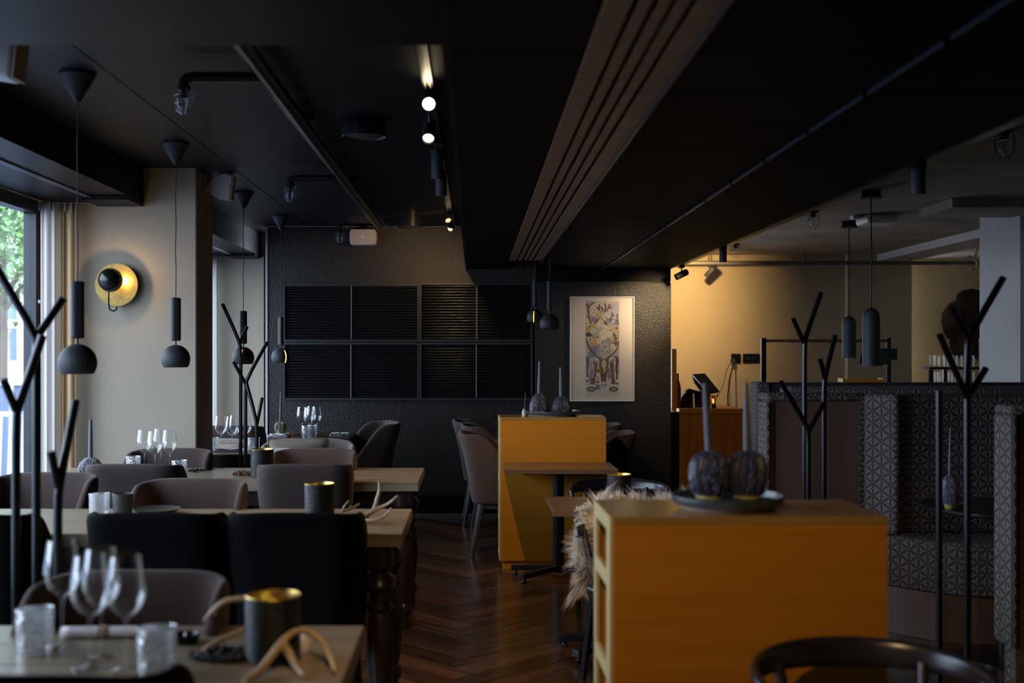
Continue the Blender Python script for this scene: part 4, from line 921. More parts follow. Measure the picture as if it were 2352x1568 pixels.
spotlamp((-0.19,5.97,2.365), (-0.15,6.3,0.5), 'dark hanging spot in the middle of the aisle track', L=0.15)
spotlamp((-0.185,6.45,2.34), (-0.15,7.2,0.5), 'second dark hanging spot just behind the middle one', L=0.14)
spotlamp((-0.19,9.00,2.39), (-0.42,8.0,2.92), 'far spot on the aisle track with pale lens turned up', lens=LENSD, L=0.12, r=0.028)
# hall track along the right edge of the dropped ceiling
t = thing('light_track', 'black lighting track along the right edge of the dropped ceiling', 'light track', (1.765, 7.0, ZS+0.05))
MB().box(1.74,1.785,3.7,10.25,ZS+0.01,ZS+0.05).build('housing', METAL, t, world=True)
MB().box(1.721,1.739,3.7,10.25,ZS+0.02,ZS+0.035).build('bracket', METAL, t, world=True)
spotlamp((1.765,4.68,2.085), (1.765,4.68,0), 'spot hanging straight down at the upper right, warm rim', lens=LENSD, L=0.105, r=0.029, zt=ZS+0.01)
spotlamp((1.765,8.35,2.10), (1.77,8.35,0), 'lit white spot pointing down at the end of the hall track', lens=LENSS, L=0.10, r=0.026, zt=ZS+0.01)
spotlamp((1.765,10.02,2.075), (1.30,9.9,1.85), 'dark spot at the track end turned towards the painting', L=0.115, r=0.028, zt=ZS+0.01)
# pipe across the hall with a spot under it
t = thing('hall_pipe', 'thin grey pipe hung across the hall in front of the ochre wall', 'pipe', (4.0, 12.8, 2.386))
MB().cyl((2.3,12.8,2.386),(6.1,12.8,2.386),0.021,14).build('pipe', mat('grey conduit', (0.12,0.11,0.10), 0.5), t, world=True, smooth=True)
for px in (1628, 1850, 2092): x = P(px,HY,12.8).x; MB().cyl((x,12.8,2.40),(x,12.8,ZC-0.002),0.005,8).build('hanger', METAL, t, world=True)
spotlamp((2.565,12.8,2.29), (2.15,13.25,1.75), 'dark spot under the hall pipe, tilted down left', L=0.13, r=0.030, zt=2.364)
# smoke detector box and bracket
t = thing('ceiling_box', 'white rounded box on the hall ceiling near the tube pendants', 'box', (P(2015,HY,9.5).x, 9.5, ZC))
MB().box(-0.13,0.13,-0.16,0.16,-0.075,-0.001).build('housing', WHITE, t, smooth=True, bevel=0.03, seg=4)
MB().box(-0.21,-0.14,-0.05,0.05,-0.03,-0.001).build('side_mount', WHITE, t, bevel=0.004)
# white loudspeakers
GRL = mat('white speaker grille', (0.58,0.55,0.52), 0.6, kind='n', scale=60, amt=0.2)
t = thing('loudspeaker', 'flat white loudspeaker high on the dark back wall', 'speaker', (P(834,HY,10.2).x, 10.24, 2.48))
v0 = P(803,527,10.2); v1 = P(865,562,10.2); cx, cz = (v0.x+v1.x)/2-t.location.x, (v0.z+v1.z)/2-t.location.z; w, h = (v1.x-v0.x)/2, (v0.z-v1.z)/2
poly = [(cx+w*math.copysign(1-0.10*abs(q)**2, s), -0.07, cz+h*q) for s, qs in ((1,(-1,-.5,0,.5,1)),(-1,(1,.5,0,-.5,-1))) for q in qs]
MB().extr(poly, (0,0.14,0)).build('cabinet', WHITE, t, bevel=0.008)
poly2 = [((x-cx)*0.93+cx, -0.0745, (z-cz)*0.9+cz) for x, _, z in poly]
grl = MB().extr(poly2, (0,0.004,0)).build('grille', GRL, t)
MB().box(cx-0.010,cx+0.010,-0.0775,-0.0748,cz-0.009,cz+0.009).build('emblem', mat('pale emblem', (0.8,0.8,0.8), 0.4), grl)
MB().box(cx-0.03,cx+0.03,0.0,0.085,cz+h*0.8,-0.0+0.03).build('mount', METAL, t)
def side_speaker(c, s, label, rz):
    t = thing('loudspeaker', label, 'speaker', c, 'tilted white loudspeakers', rz=rz)
    # a wedge shaped box turned down into the room
    pr = [(-0.10,-0.085),(-0.02,-0.12),(0.10,-0.14),(0.13,0.10),(0.06,0.135),(-0.02,0.12),(-0.10,0.06)]
    MB().extr([(x*s, -0.07*s, z*s) for x, z in pr], (0,0.14*s,0)).build('cabinet', WHITE, t, bevel=0.012)
    MB().extr([(0.132*s,-0.065*s,0.10*s),(0.104*s,-0.065*s,-0.135*s),(0.112*s,-0.065*s,-0.135*s),(0.140*s,-0.065*s,0.10*s)], (0,0.13*s,0)).build('grille', mat('warm white grille', (0.45,0.36,0.27), 0.6), t)
    MB().bar((-0.10*s,0,0),(-0.17*s,0,0),0.03,0.06).bar((-0.16*s,0,0),(-0.16*s,0,-0.0+0.001+0.12*s),0.03,0.03,up=(1,0,0)).build('mount', WHITE, t, bevel=0.004)
v = P(502,430,7.32); side_speaker((v.x+0.02,7.30,v.z), 0.62, 'white loudspeaker bracketed to the cream pillar', 0.0)
v = P(20,115,3.70); side_speaker((v.x-0.055,3.70,v.z+0.01), 0.78, 'blurred white loudspeaker cut by the upper left picture edge', 0.0)
# ------------------------------------------------------------------ wall sconce
v = P(273,655,7.08); X0, Z0 = v.x, v.z
t = thing('wall_sconce', 'brass disc wall lamp with black ball on cream pillar', 'wall lamp', (X0, 7.08, Z0))
def disc(r, y, th, n=64): return MB().extr([(r*math.cos(2*PI*k/n), y, r*math.sin(2*PI*k/n)) for k in range(n)], (0,th,0))
disc(0.128, -0.050, 0.006).build('brass_disc', mat('aged brass leaf', (0.33,0.24,0.075), 0.42, 0.75, kind='n', scale=5, amt=0.4), t)
disc(0.045, -0.043, 0.042, 32).build('wall_mount', METAL, t)
mb = MB().sphere((0,0,0), 0.070, 32, 20, t0=0.0, t1=1.80); mb.v = [Vector((p.x-0.012, -p.z-0.125, p.y+0.024)) for p in mb.v]
mb.build('dome_shade', mat('glossy black shade', (0.008,0.008,0.009), 0.22), t, smooth=True, solid=0.002)
MB().sphere((0.01,-0.13,0.024), 0.018, 16, 10).build('bulb', emat('sconce bulb glow', (1,0.6,0.25), 3.0), t, smooth=True)
MB().tube([(-0.010,-0.165,-0.038),(-0.010,-0.165,-0.11),(-0.008,-0.155,-0.150),(-0.004,-0.10,-0.160),(-0.002,-0.045,-0.15),(0,-0.035,-0.12)], 0.0048, 10).build('arm', METAL, t, smooth=True)
l = bpy.data.lights.new('sconce_bulb', 'POINT'); l.energy = 2.4; l.color = (1,0.64,0.27); l.shadow_soft_size = 0.012
o = bpy.data.objects.new('sconce_bulb', l); COL.objects.link(o); o.location = (X0+0.034, 7.08-0.106, Z0+0.026)
# ------------------------------------------------------------------ curtains
def curtain(x0, x1, y, z0, z1, folds, amp, m, label, name='curtain'):
    t = thing(name, label, 'curtain', ((x0+x1)/2, y, 0), 'curtains beside the windows')
    def fn(u, v):
        s = u*folds*2*PI; pin = 1-0.45*max(0,(v-0.93)/0.07)
        return Vector((x0+(x1-x0)*u+0.008*math.sin(s*0.5+1), y+amp*pin*math.sin(s)+0.001*math.sin(s*2.3+v*3), z0+(z1-z0)*v))
    MB().grid(fn, int(folds*12), 20).build('cloth', m, t, smooth=True, solid=0.002, world=True)
    mb = MB()
    for k in range(int(folds)+1): mb.box(x0+(x1-x0)*k/folds-0.004, x0+(x1-x0)*k/folds+0.004, y-amp-0.004, y-amp+0.006, z1-0.05, z1)
    mb.build('hooks', mat('curtain tape', (0.4,0.33,0.25), 0.8), t, world=True)['kind'] = 'stuff'
curtain(-2.565, -2.470, 6.93, 0.02, 2.295, 1.5, 0.005, mat('pale linen curtain', (0.62,0.55,0.50), 0.85, kind='fabric', amt=0.08), 'pale linen curtain gathered against the window frame')
curtain(-2.462, -2.368, 6.97, 0.02, 2.29, 2.5, 0.010, mat('sconce tinted curtain', (0.52,0.36,0.20), 0.85, kind='fabric', amt=0.1), 'sconce tinted curtain hanging left of the brass wall lamp')  # golden colour paints in the sconce glow on the linen
curtain(-2.50, -2.38, 10.85, 0.02, 2.28, 2, 0.003, mat('pale linen curtain', (0.6,0.5,0.45), 0.85), 'pale curtain in the far alcove behind the cream pillar')
# ------------------------------------------------------------------ slatted screens on the back wall
SLATM = mat('glossy black slat', (0.008,0.008,0.009), 0.24)
FR2 = mat('charcoal screen frame', (0.030,0.030,0.034), 0.4)
def screen(px0, px1, py0, py1, div, label):
    a = P(px0,py1,YB-0.03); b = P(px1,py0,YB-0.03); x0, x1, z0, z1 = a.x, b.x, a.z, b.z; Y = YB
    t = thing('slatted_screen', label, 'wall screen', ((x0+x1)/2, Y, z0), 'black slatted wall screens'); f = 0.016
    MB().box(x0,x1,Y-0.05,Y-0.001,z1-f,z1).build('frame_rail', FR2, t, world=True); MB().box(x0,x1,Y-0.05,Y-0.001,z0,z0+f).build('frame_rail', FR2, t, world=True)
    MB().box(x0,x0+f,Y-0.05,Y-0.001,z0+f,z1-f).build('frame_stile', FR2, t, world=True); MB().box(x1-f,x1,Y-0.05,Y-0.001,z0+f,z1-f).build('frame_stile', FR2, t, world=True)
    MB().box(x0+f,x1-f,Y-0.008,Y-0.002,z0+f,z1-f).build('backing', GAP, t, world=True)
    n = 19; mb = MB(); p = (z1-z0-2*f)/n
    for i in range(n): mb.cyl((x0+f,Y-0.020,z0+f+p*(i+0.5)),(x1-f,Y-0.020,z0+f+p*(i+0.5)),p*0.42,10)
    mb.build('slats', SLATM, t, world=True, smooth=True)['kind'] = 'stuff'
    xd = P(div,0,YB-0.035).x; MB().box(xd-0.004,xd+0.004,Y-0.042,Y-0.030,z0+f,z1-f).build('divider', mat('pale divider', (0.20,0.20,0.20), 0.4), t, world=True)
screen(651, 963, 653, 784, 807, 'upper left slatted screen on the dark wall')
screen(964, 1223, 650, 784, 1095, 'upper right slatted screen, glints of light on its slats')
screen(651, 963, 787, 918, 806, 'lower left slatted screen above the wall table')
screen(964, 1223, 787, 918, 1094, 'lower right slatted screen beside the tasselled candles')
# ------------------------------------------------------------------ framed watercolour of reindeer (flat print)
Y = YB-0.041
def A(x, y, dz=0): return P(1290+x/6.03, 670+y/6.03, Y-0.030-dz)
a = A(118,66); b = A(1008,1514)
t = thing('framed_print', 'white framed tall watercolour of crowded reindeer heads and antlers', 'picture', ((a.x+b.x)/2, Y, (a.z+b.z)/2))
fw = 0.008; WFR = mat('white frame', (0.62,0.60,0.56), 0.4)
for q in ((a.x,b.x,a.z-fw,a.z),(a.x,b.x,b.z,b.z+fw),(a.x,a.x+fw,b.z+fw,a.z-fw),(b.x-fw,b.x,b.z+fw,a.z-fw)):
    MB().box(q[0],q[1],Y-0.032,Y-0.001,q[2],q[3]).build('frame_bar', WFR, t, world=True)
MB().box(a.x+fw,b.x-fw,Y-0.020,Y-0.012,b.z+fw,a.z-fw).build('mount_board', mat('cream mount', (0.56,0.51,0.44), 0.6), t, world=True)
PC = {'paper':(0.52,0.47,0.38),'lilac':(0.40,0.37,0.44),'violet':(0.20,0.20,0.34),'blue':(0.15,0.19,0.27),'tan':(0.42,0.29,0.15),'cream':(0.56,0.50,0.36),'gold':(0.45,0.32,0.13),
      'brown':(0.13,0.085,0.05),'umber':(0.07,0.045,0.03),'grey':(0.25,0.23,0.22),'lgrey':(0.38,0.35,0.31),'black':(0.02,0.018,0.018),'pink':(0.45,0.37,0.36)}
PN = list(PC); PM = [mat('pigment '+k, PC[k], 0.7, kind='n', scale=30, amt=0.25) for k in PN]
pr = MB(); lay = [0]
def AP(x, y):
    lay_y = Y-0.0202-lay[0]*0.000012; s = P(1290+x/6.03, 670+y/6.03, Y-0.02); return Vector((s.x, lay_y, s.z))
x0p, x1p, y0p, y1p = 331, 797, 125, 1443
def cl(x, y): return (min(max(x,x0p),x1p), min(max(y,y0p),y1p))
def poly(c, pts): pr.cur = PN.index(c); lay[0] += 1; pr.add([AP(*cl(x,y)) for x, y in pts], [tuple(range(len(pts)))])
def ell(c, cx, cy, rx, ry, rot=0, n=20): poly(c, [(cx+rx*math.cos(q)*math.cos(rot)-ry*math.sin(q)*math.sin(rot), cy+rx*math.cos(q)*math.sin(rot)+ry*math.sin(q)*math.cos(rot)) for q in [2*PI*k/n for k in range(n)]])
def stroke(c, pts, w):
    pr.cur = PN.index(c); lay[0] += 1; W_ = w if isinstance(w, list) else [w]*len(pts); vs = []
    for i, (x, y) in enumerate(pts):
        xa, ya = pts[max(i-1,0)]; xb, yb = pts[min(i+1,len(pts)-1)]; d = math.hypot(xb-xa, yb-ya) or 1; nx, ny = -(yb-ya)/d, (xb-xa)/d
        vs += [AP(*cl(x+nx*W_[i]/2, y+ny*W_[i]/2)), AP(*cl(x-nx*W_[i]/2, y-ny*W_[i]/2))]
    pr.add(vs, [(2*i,2*i+1,2*i+3,2*i+2) for i in range(len(pts)-1)])
poly('paper', [(331,125),(797,125),(797,1443),(331,1443)])
poly('lilac', [(331,125),(440,125),(400,200),(331,230)]); poly('lilac', [(600,200),(797,130),(797,400),(640,330)]); poly('violet', [(600,330),(797,400),(797,470),(700,460),(620,400)])
poly('violet', [(400,330),(500,370),(470,430),(420,420)]); poly('lgrey', [(331,560),(520,480),(797,560),(797,900),(331,900)]); poly('blue', [(395,760),(480,740),(490,900),(380,930),(370,860)])
poly('violet', [(360,880),(460,900),(450,1000),(430,1180),(380,1200),(400,1000)]); poly('blue', [(620,1060),(700,1040),(700,1180),(640,1230)]); poly('violet', [(760,900),(797,900),(797,1150),(770,1140)])
poly('blue', [(380,1190),(440,1170),(420,1240),(350,1250)]); ell('blue', 490, 1320, 50, 40)
ell('grey', 585, 740, 105, 200); ell('lgrey', 590, 800, 70, 120); ell('cream', 575, 600, 60, 70)
for x, y, r in ((560,700,22),(620,690,20),(600,760,26),(560,820,24),(630,830,20)): ell('grey', x, y, r, r)
# legs and hooves
stroke('brown', [(350,900),(365,1000),(355,1100),(360,1180)], [50,44,26,30]); stroke('lgrey', [(400,920),(440,960),(430,1060)], [60,50,30])
stroke('brown', [(470,960),(465,1080),(450,1180),(425,1290)], [70,56,44,70]); stroke('lgrey', [(440,1000),(448,1100),(430,1200)], [14,12,10])
stroke('brown', [(690,960),(705,1080),(710,1190),(722,1300)], [70,52,44,74]); stroke('umber', [(740,890),(770,960),(755,1060),(765,1160),(768,1220)], [50,44,26,24,26])
for x in (410, 720):
    ell('cream', x, 1305, 62, 26); ell('umber', x, 1348, 62, 38); ell('grey', x-22, 1350, 18, 26); ell('grey', x+26, 1345, 16, 26); stroke('cream', [(x,1320),(x+2,1380)], 5)
ell('cream', 352, 1205, 24, 26); ell('brown', 345, 1235, 16, 16); ell('cream', 768, 1240, 24, 30); ell('umber', 772, 1270, 16, 14); ell('umber', 497, 1248, 26, 12); stroke('tan', [(505,1160),(500,1240)], 34)
# central lowered head
poly('brown', [(520,935),(655,930),(650,1040),(625,1150),(615,1250),(550,1250),(535,1150),(515,1040)]); ell('lgrey', 585, 1000, 34, 60); ell('tan', 590, 1080, 20, 50)
stroke('umber', [(555,1060),(570,1150),(565,1240)], 22); stroke('umber', [(622,1060),(600,1150),(606,1240)], 20)
ell('lgrey', 583, 1285, 50, 42); ell('black', 563, 1290, 6, 8); ell('black', 606, 1290, 6, 8); ell('cream', 585, 1262, 30, 14)
for x, y in ((510,1095),(640,1090)): ell('tan', x, y, 26, 34); ell('umber', x, y, 17, 24); ell('black', x, y, 11, 15); ell('cream', x+4, y-7, 3, 4)
ell('lgrey', 455, 955, 62, 26, 0.35); ell('brown', 462, 972, 40, 9, 0.35); ell('lgrey', 700, 945, 56, 28, -0.45); ell('brown', 702, 955, 40, 10, -0.5); ell('umber', 690, 1030, 28, 14, -0.2)
# long antlers sweeping out
stroke('brown', [(545,940),(470,880),(400,800),(360,720),(331,640)], [30,28,28,24,20]); stroke('brown', [(625,935),(700,870),(750,820),(797,740)], [30,26,24,20])
# left heads
ell('tan', 372, 520, 52, 50); ell('gold', 420, 480, 60, 42); ell('cream', 435, 545, 40, 38); ell('cream', 382, 470, 22, 26); ell('umber', 386, 478, 13, 15); ell('black', 432, 538, 5, 5); stroke('umber', [(400,590),(450,588),(482,560)], 6)
poly('umber', [(331,575),(380,560),(420,590),(400,620),(331,610)]); poly('gold', [(350,640),(420,625),(500,650),(540,650),(530,730),(430,745),(380,740)])
ell('cream', 520, 680, 34, 42); ell('cream', 395, 655, 34, 28); ell('umber', 395, 658, 14, 14); ell('black', 520, 680, 5, 6); stroke('brown', [(350,625),(450,622),(545,640)], 7); stroke('tan', [(400,750),(500,742),(540,720)], 8)
ell('cream', 350, 430, 18, 34, -0.4); ell('lgrey', 350, 440, 8, 20, -0.4)
# upper left antler pair
stroke('brown', [(345,165),(368,205),(370,270),(380,340),(405,440)], [26,28,26,22,26]); stroke('brown', [(372,215),(400,180),(430,158),(462,145)], [22,20,18,22]); stroke('brown', [(340,330),(365,350),(385,370)], [16,18,16])
stroke('brown', [(460,440),(500,390),(545,330),(610,270),(650,225),(668,170)], [28,24,22,22,26,26]); stroke('brown', [(650,230),(685,220),(710,208)], [18,16,12])
stroke('umber', [(520,175),(525,215),(515,260)], [22,20,14]); stroke('brown', [(480,205),(510,240),(545,275)], [18,20,18]); stroke('umber', [(545,205),(565,240),(590,280)], [20,22,16]); stroke('brown', [(597,155),(608,200),(598,260)], [22,22,18])
# upper heads
ell('tan', 490, 330, 50, 36, 0.6); ell('cream', 445, 285, 34, 52, 0.3); ell('brown', 455, 262, 8, 6); stroke('umber', [(425,300),(445,285),(470,300)], 5); ell('lgrey', 555, 300, 40, 44, 0.5); ell('umber', 545, 278, 9, 10); ell('cream', 640, 340, 32, 22, 0.3); ell('umber', 634, 335, 5, 5)
ell('brown', 610, 440, 52, 26); ell('cream', 590, 500, 38, 50); ell('cream', 648, 435, 18, 18); ell('umber', 648, 436, 9, 9); ell('cream', 575, 440, 14, 14); ell('umber', 575, 440, 7, 7); stroke('brown', [(565,505),(590,515),(610,500)], 5); stroke('brown', [(548,360),(575,395),(625,415)], 10)
stroke('brown', [(700,285),(700,330),(680,370),(668,420)], [20,18,14,16]); stroke('brown', [(703,330),(735,325)], 14); stroke('brown', [(770,305),(770,380),(775,450)], [18,16,16]); ell('cream', 712, 410, 28, 14, -0.5); ell('lgrey', 690, 470, 40, 40)
# right heads
poly('tan', [(640,530),(760,470),(797,490),(797,640),(680,640)]); ell('gold', 765, 495, 30, 28); ell('umber', 762, 500, 17, 17); ell('cream', 764, 492, 5, 4); ell('cream', 655, 590, 36, 44); ell('black', 650, 585, 6, 7); ell('lgrey', 735, 570, 44, 40)
ell('umber', 733, 600, 16, 34, -0.5); ell('brown', 750, 690, 55, 60); ell('cream', 712, 675, 22, 26); ell('umber', 710, 677, 11, 13); ell('cream', 782, 670, 18, 24); ell('umber', 785, 672, 9, 11); ell('cream', 710, 765, 34, 42); ell('black', 696, 760, 5, 6); ell('black', 722, 760, 5, 6); stroke('brown', [(690,790),(712,797),(730,785)], 5)
pr.build('print', PM, t, world=True)
MB().box(a.x+fw,b.x-fw,Y-0.0275,Y-0.0262,b.z+fw,a.z-fw).build('glazing', glassmat('picture glass', base=0.05, rough=0.05), t, world=True)
# ------------------------------------------------------------------ hall counter, till and odds
t = thing('hall_counter', 'orange oak counter with till in the hall before the ochre wall', 'counter', (2.65, 12.2, 0))
x0, x1 = P(1560,HY,11.9).x, P(1707,HY,11.9).x; zc = E-(937-HY)*12.0/F
MB().box(x0,x1,11.9,12.75,0.0,zc-0.055).build('front_panel', ORWV, t, world=True, bevel=0.002)
MB().box(x0-0.005,x1+0.01,11.88,12.78,zc-0.05,zc).build('counter_top', ORW, t, world=True, bevel=0.003)
t = thing('tablet_till', 'black tablet till on its stand upon the hall counter', 'till', (P(1650,HY,12.2).x, 12.2, zc+0.001))
q = [P(1589,860,12.2),P(1618,857,12.2),P(1652,896,12.2),P(1648,900,12.2),P(1612,898,12.2),P(1596,878,12.2)]
MB().extr([P(1590,859,12.15),P(1619,857,12.15),P(1653,899,12.05),P(1630,903,12.05)], (0,0.03,-0.012)).build('screen', mat('till screen', (0.03,0.03,0.028), 0.3), t, world=True)
MB().extr([P(1589,860,12.19),P(1596,880,12.19),P(1612,900,12.19),P(1630,903,12.19)], (0,0.05,0)).build('stand_back', METAL, t, world=True)
MB().extr([P(1600,897,12.2),P(1632,901,12.2),P(1632,937,12.2),P(1596,937,12.2),P(1594,905,12.2)], (0,0.2,0)).build('base', METAL, t, world=True, bevel=0.004)
t = thing('card_printer', 'squat black printer left of the tablet till', 'printer', (P(1580,HY,12.1).x, 12.1, zc+0.001))
MB().extr([P(1565,912,12.05),P(1580,895,12.05),P(1592,897,12.05),P(1592,936.5,12.05),P(1563,936.5,12.05)], (0,0.16,0)).build('casing', METAL, t, world=True, bevel=0.006)
MB().extr([P(1574,897,12.0),P(1584,892,12.0),P(1618,902,12.0),P(1618,906,12.0),P(1578,902,12.0)], (0,0.10,0)).build('lid', METAL, t, world=True)
t = thing('bottle', 'dark red bottle shape beside the upright wood board', 'bottle', (P(1556,HY,12.05).x, 12.05, zc+0.001))
MB().lathe([(0,0),(0.035,0),(0.036,0.19),(0.03,0.24),(0.014,0.29),(0.012,0.345),(0,0.347)], n=20).build('bottle_body', mat('dark red glass', (0.08,0.008,0.006), 0.3), t, smooth=True)
MB().lathe([(0.0125,0.32),(0.0145,0.32),(0.0145,0.352),(0,0.353)], n=16).build('cap', mat('dark red glass', (0.08,0.008,0.006), 0.3), t, smooth=True)
t = thing('upright_board', 'upright orange board edge at the left end of hall counter', 'board', (P(1546,HY,11.6).x, 11.6, 0))
a = P(1541,801,11.6); b = P(1552,943,11.6); MB().box(a.x,b.x,11.55,11.85,b.z,a.z).build('board', ORWV, t, world=True, bevel=0.002)
MB().box(1.845,1.925,11.05,11.87,0,P(0,946,11.05).z).build('support', METAL, t, world=True)
AMB = emat('amber flame', (1.0, 0.5, 0.12), 9.0)
t = thing('amber_lantern', 'small amber glass lantern glowing on the hall counter', 'lantern', (P(1638,HY,11.98).x, 11.98, zc+0.001))
MB().lathe([(0,0),(0.032,0),(0.032,0.035),(0.030,0.04)], n=20).build('base', METAL, t, smooth=True)
MB().lathe([(0.030,0.04),(0.033,0.07),(0.033,0.10),(0.028,0.12)], n=20).build('amber_glass', glassmat('amber glass', tint=(0.8,0.35,0.08), base=0.1), t, smooth=True)
MB().sphere((0,0,0.072), 0.008, 10, 10, sc=(1,1,3)).build('flame', AMB, t, smooth=True)
MB().lathe([(0.028,0.12),(0.03,0.125),(0,0.13)], n=20).build('lid', METAL, t, smooth=True)
# sockets and leads
a = P(1680,812,13.27); b = P(1701,833,13.27)
t = thing('wall_socket', 'black wall socket with two leads plugged in', 'socket', ((a.x+b.x)/2, 13.299, (a.z+b.z)/2))
MB().box(a.x,b.x,13.27,13.298,b.z,a.z).build('plate', METAL, t, world=True, bevel=0.005)
MB().cyl(P(1683,828,13.2),P(1684,829,13.27),0.028,16).build('plug', METAL, t, world=True, smooth=True)
a = P(1707,812,13.27); b = P(1745,833,13.27)
t = thing('wall_socket', 'wide black socket plate right of the plugged socket', 'socket', ((a.x+b.x)/2, 13.299, (a.z+b.z)/2))
MB().box(a.x,b.x,13.275,13.298,b.z,a.z).build('plate', METAL, t, world=True, bevel=0.006)
for k in (0.3, 0.7): MB().cyl((a.x+(b.x-a.x)*k,13.268,(a.z+b.z)/2),(a.x+(b.x-a.x)*k,13.275,(a.z+b.z)/2),0.02,18).build('outlet', GAP, t, world=True)
def lead(pts, r, label):
    w = [P(x,y,Yy) for x, y, Yy in pts]; c = w[-1]; t = thing('power_lead', label, 'cable', c, 'leads hanging from the socket')
    MB().tube(w, r, 7).build('cable', METAL, t, world=True, smooth=True); MB().cyl(w[-1], w[-1]+Vector((0,0,0.03)), r*2.2, 8).build('connector', METAL, t, world=True)
lead([(1677,834,13.22),(1668,852,13.1),(1663,878,12.9),(1655,898,12.6),(1647,912,12.35)], 0.004, 'thin lead falling from the socket to the till')
lead([(1686,834,13.22),(1681,850,13.1),(1675,872,12.95),(1672,905,12.85),(1672,934,12.79)], 0.008, 'thick black lead falling from the socket to the counter')
# rail shelf frame behind the booths
t = thing('rail_frame', 'black steel frame with wooden top rail behind the booths', 'frame', (P(1895,HY,10.8).x, 10.8, 0))
for a, b in ((1748,1759),(2036,2045)):
    x0, x1 = P(a,0,10.8).x, P(b,0,10.8).x; MB().box(x0,x1,10.78,10.83,0,P(0,776,10.8).z).build('post', METAL, t, world=True)
MB().box(P(1759.2,0,10.8).x,P(2035.8,0,10.8).x,10.79,10.82,P(0,786,10.8).z,P(0,779,10.8).z).build('top_rail', mat('dark rail wood', (0.07,0.035,0.02), 0.5), t, world=True)
t = thing('hanging_menu_rack', 'black rack of dark hanging tags on the frame right post', 'rack', (P(2010,HY,10.7).x, 10.7, P(0,840,10.7).z))
MB().box(P(1990,0,10.7).x,P(2057,0,10.7).x,10.66,10.779,P(0,826,10.7).z,P(0,800,10.7).z).build('box', METAL, t, world=True)
rr = random.Random(9)
for k in range(9):
    x = 1977+k*7.2; MB().extr([P(x,812,10.65),P(x+7,812,10.65),P(x+5+rr.uniform(-1,1),838+rr.uniform(-4,5),10.62),P(x-3,836+rr.uniform(-4,5),10.62)], (0,0.006,0)).build('tag', mat('dark leather tag', (0.02,0.016,0.014), 0.6), t, world=True)
t = thing('wood_tray', 'orange wooden tray lying on the booth back by the rail frame', 'tray', (P(1980,HY,8.9).x, 8.9, 1.193))
Yt = 8.52; a = P(1931,877,Yt); b = P(2027,868,Yt); MB().box(a.x,b.x,Yt-0.05,Yt+0.07,1.194,1.203).build('tray_base', ORW, t, world=True)
for x in (a.x, b.x-0.012): MB().box(x,x+0.012,Yt-0.05,Yt+0.07,1.2035,1.222).build('tray_end', ORW, t, world=True)
MB().box(a.x+0.013,b.x-0.013,Yt-0.05,Yt-0.042,1.2035,1.216).build('tray_side', ORW, t, world=True)
# shelf with upturned glasses in the recess
Ys = 13.0; t = thing('glass_shelf', 'black two tier shelf of glasses in the dark recess', 'shelf', (P(2185,HY,Ys).x, Ys, 0))
x0, x1 = P(2123,0,Ys).x, P(2252,0,Ys).x; za, zb = P(0,848,Ys).z, P(0,842,Ys).z
MB().box(x0,x1,Ys-0.15,Ys+0.15,za,zb).build('upper_shelf', METAL, t, world=True)
MB().box(x0,x1,Ys-0.15,Ys+0.15,P(0,884,Ys).z,P(0,879,Ys).z).build('lower_shelf', METAL, t, world=True)
for p in (2123,2155,2238): x = P(p,0,Ys).x; MB().box(x,x+0.04,Ys-0.149,Ys-0.11,0,za-0.001).build('post', METAL, t, world=True)
MB().box(P(2238,0,Ys).x,P(2252,0,Ys).x,Ys-0.149,Ys-0.11,zb+0.001,P(0,776,Ys).z).build('tall_post', METAL, t, world=True)
hb = tumbler('upturned highball glass leftmost on the upper shelf in the recess', 'highball glasses on the recess shelf', r=0.034, h=0.12, m=glassmat('plain highball', base=0.10, rough=0.05), name='highball_glass')
first = True; n_ = 0
for tier, z, pxs in (('upper', zb+0.001, (2142,2151,2164,2173,2182,2191,2204,2214,2231)), ('lower', P(0,879,Ys).z+0.001, (2142,2149,2166,2174,2182,2192,2201,2214,2231))):
    for i, px in enumerate(pxs):
        ords = ('leftmost','second','third','fourth','fifth','sixth','seventh','eighth','rightmost')
        v = P(px,0,Ys-0.04); lab = 'upturned highball glass, %s on the %s shelf in the dark recess' % (ords[i], tier)
        if first: hb.location = (v.x,Ys-0.04,z); hb['label'] = lab; first = False
        else: copy_tree(hb, (v.x,Ys-0.04,z), 0, lab, 'highball glasses on the %s recess shelf' % tier)
hb['group'] = 'highball glasses on the upper recess shelf'
# dark hide on the recess wall and pale antler by the pillar
HIDEB = mat('dark brown fur', (0.055,0.030,0.016), 0.95, kind='n', scale=5, amt=0.8)
t = thing('fur_hide', 'dark brown animal hide hanging on the recess wall', 'hide', (P(2210,745,13.83).x, 13.83, P(2210,745,13.83).z))
out = [(2212,668),(2232,664),(2262,672),(2268,700),(2270,760),(2262,800),(2240,822),(2195,818),(2184,800),(2183,778),(2170,765),(2165,745),(2164,722),(2178,700),(2196,690),(2200,676)]
cx, cy = 2215, 742; rings = []
for q, dy in ((1.0,0.02),(0.8,-0.06),(0.5,-0.10),(0.2,-0.11)):
    for x, y in out: rings.append(P(cx+(x-cx)*q, cy+(y-cy)*q, 13.83+dy+0.015*math.sin(x*0.7+y*0.3)))
n = len(out); mb = MB(); mb.add(rings, [(i*n+k,(i+1)*n+k,(i+1)*n+(k+1)%n,i*n+(k+1)%n) for i in range(3) for k in range(n)]+[tuple(range(3*n,4*n))])
mb.build('hide', HIDEB, t, world=True, smooth=True, solid=0.02)
rr = random.Random(21); mb = MB()
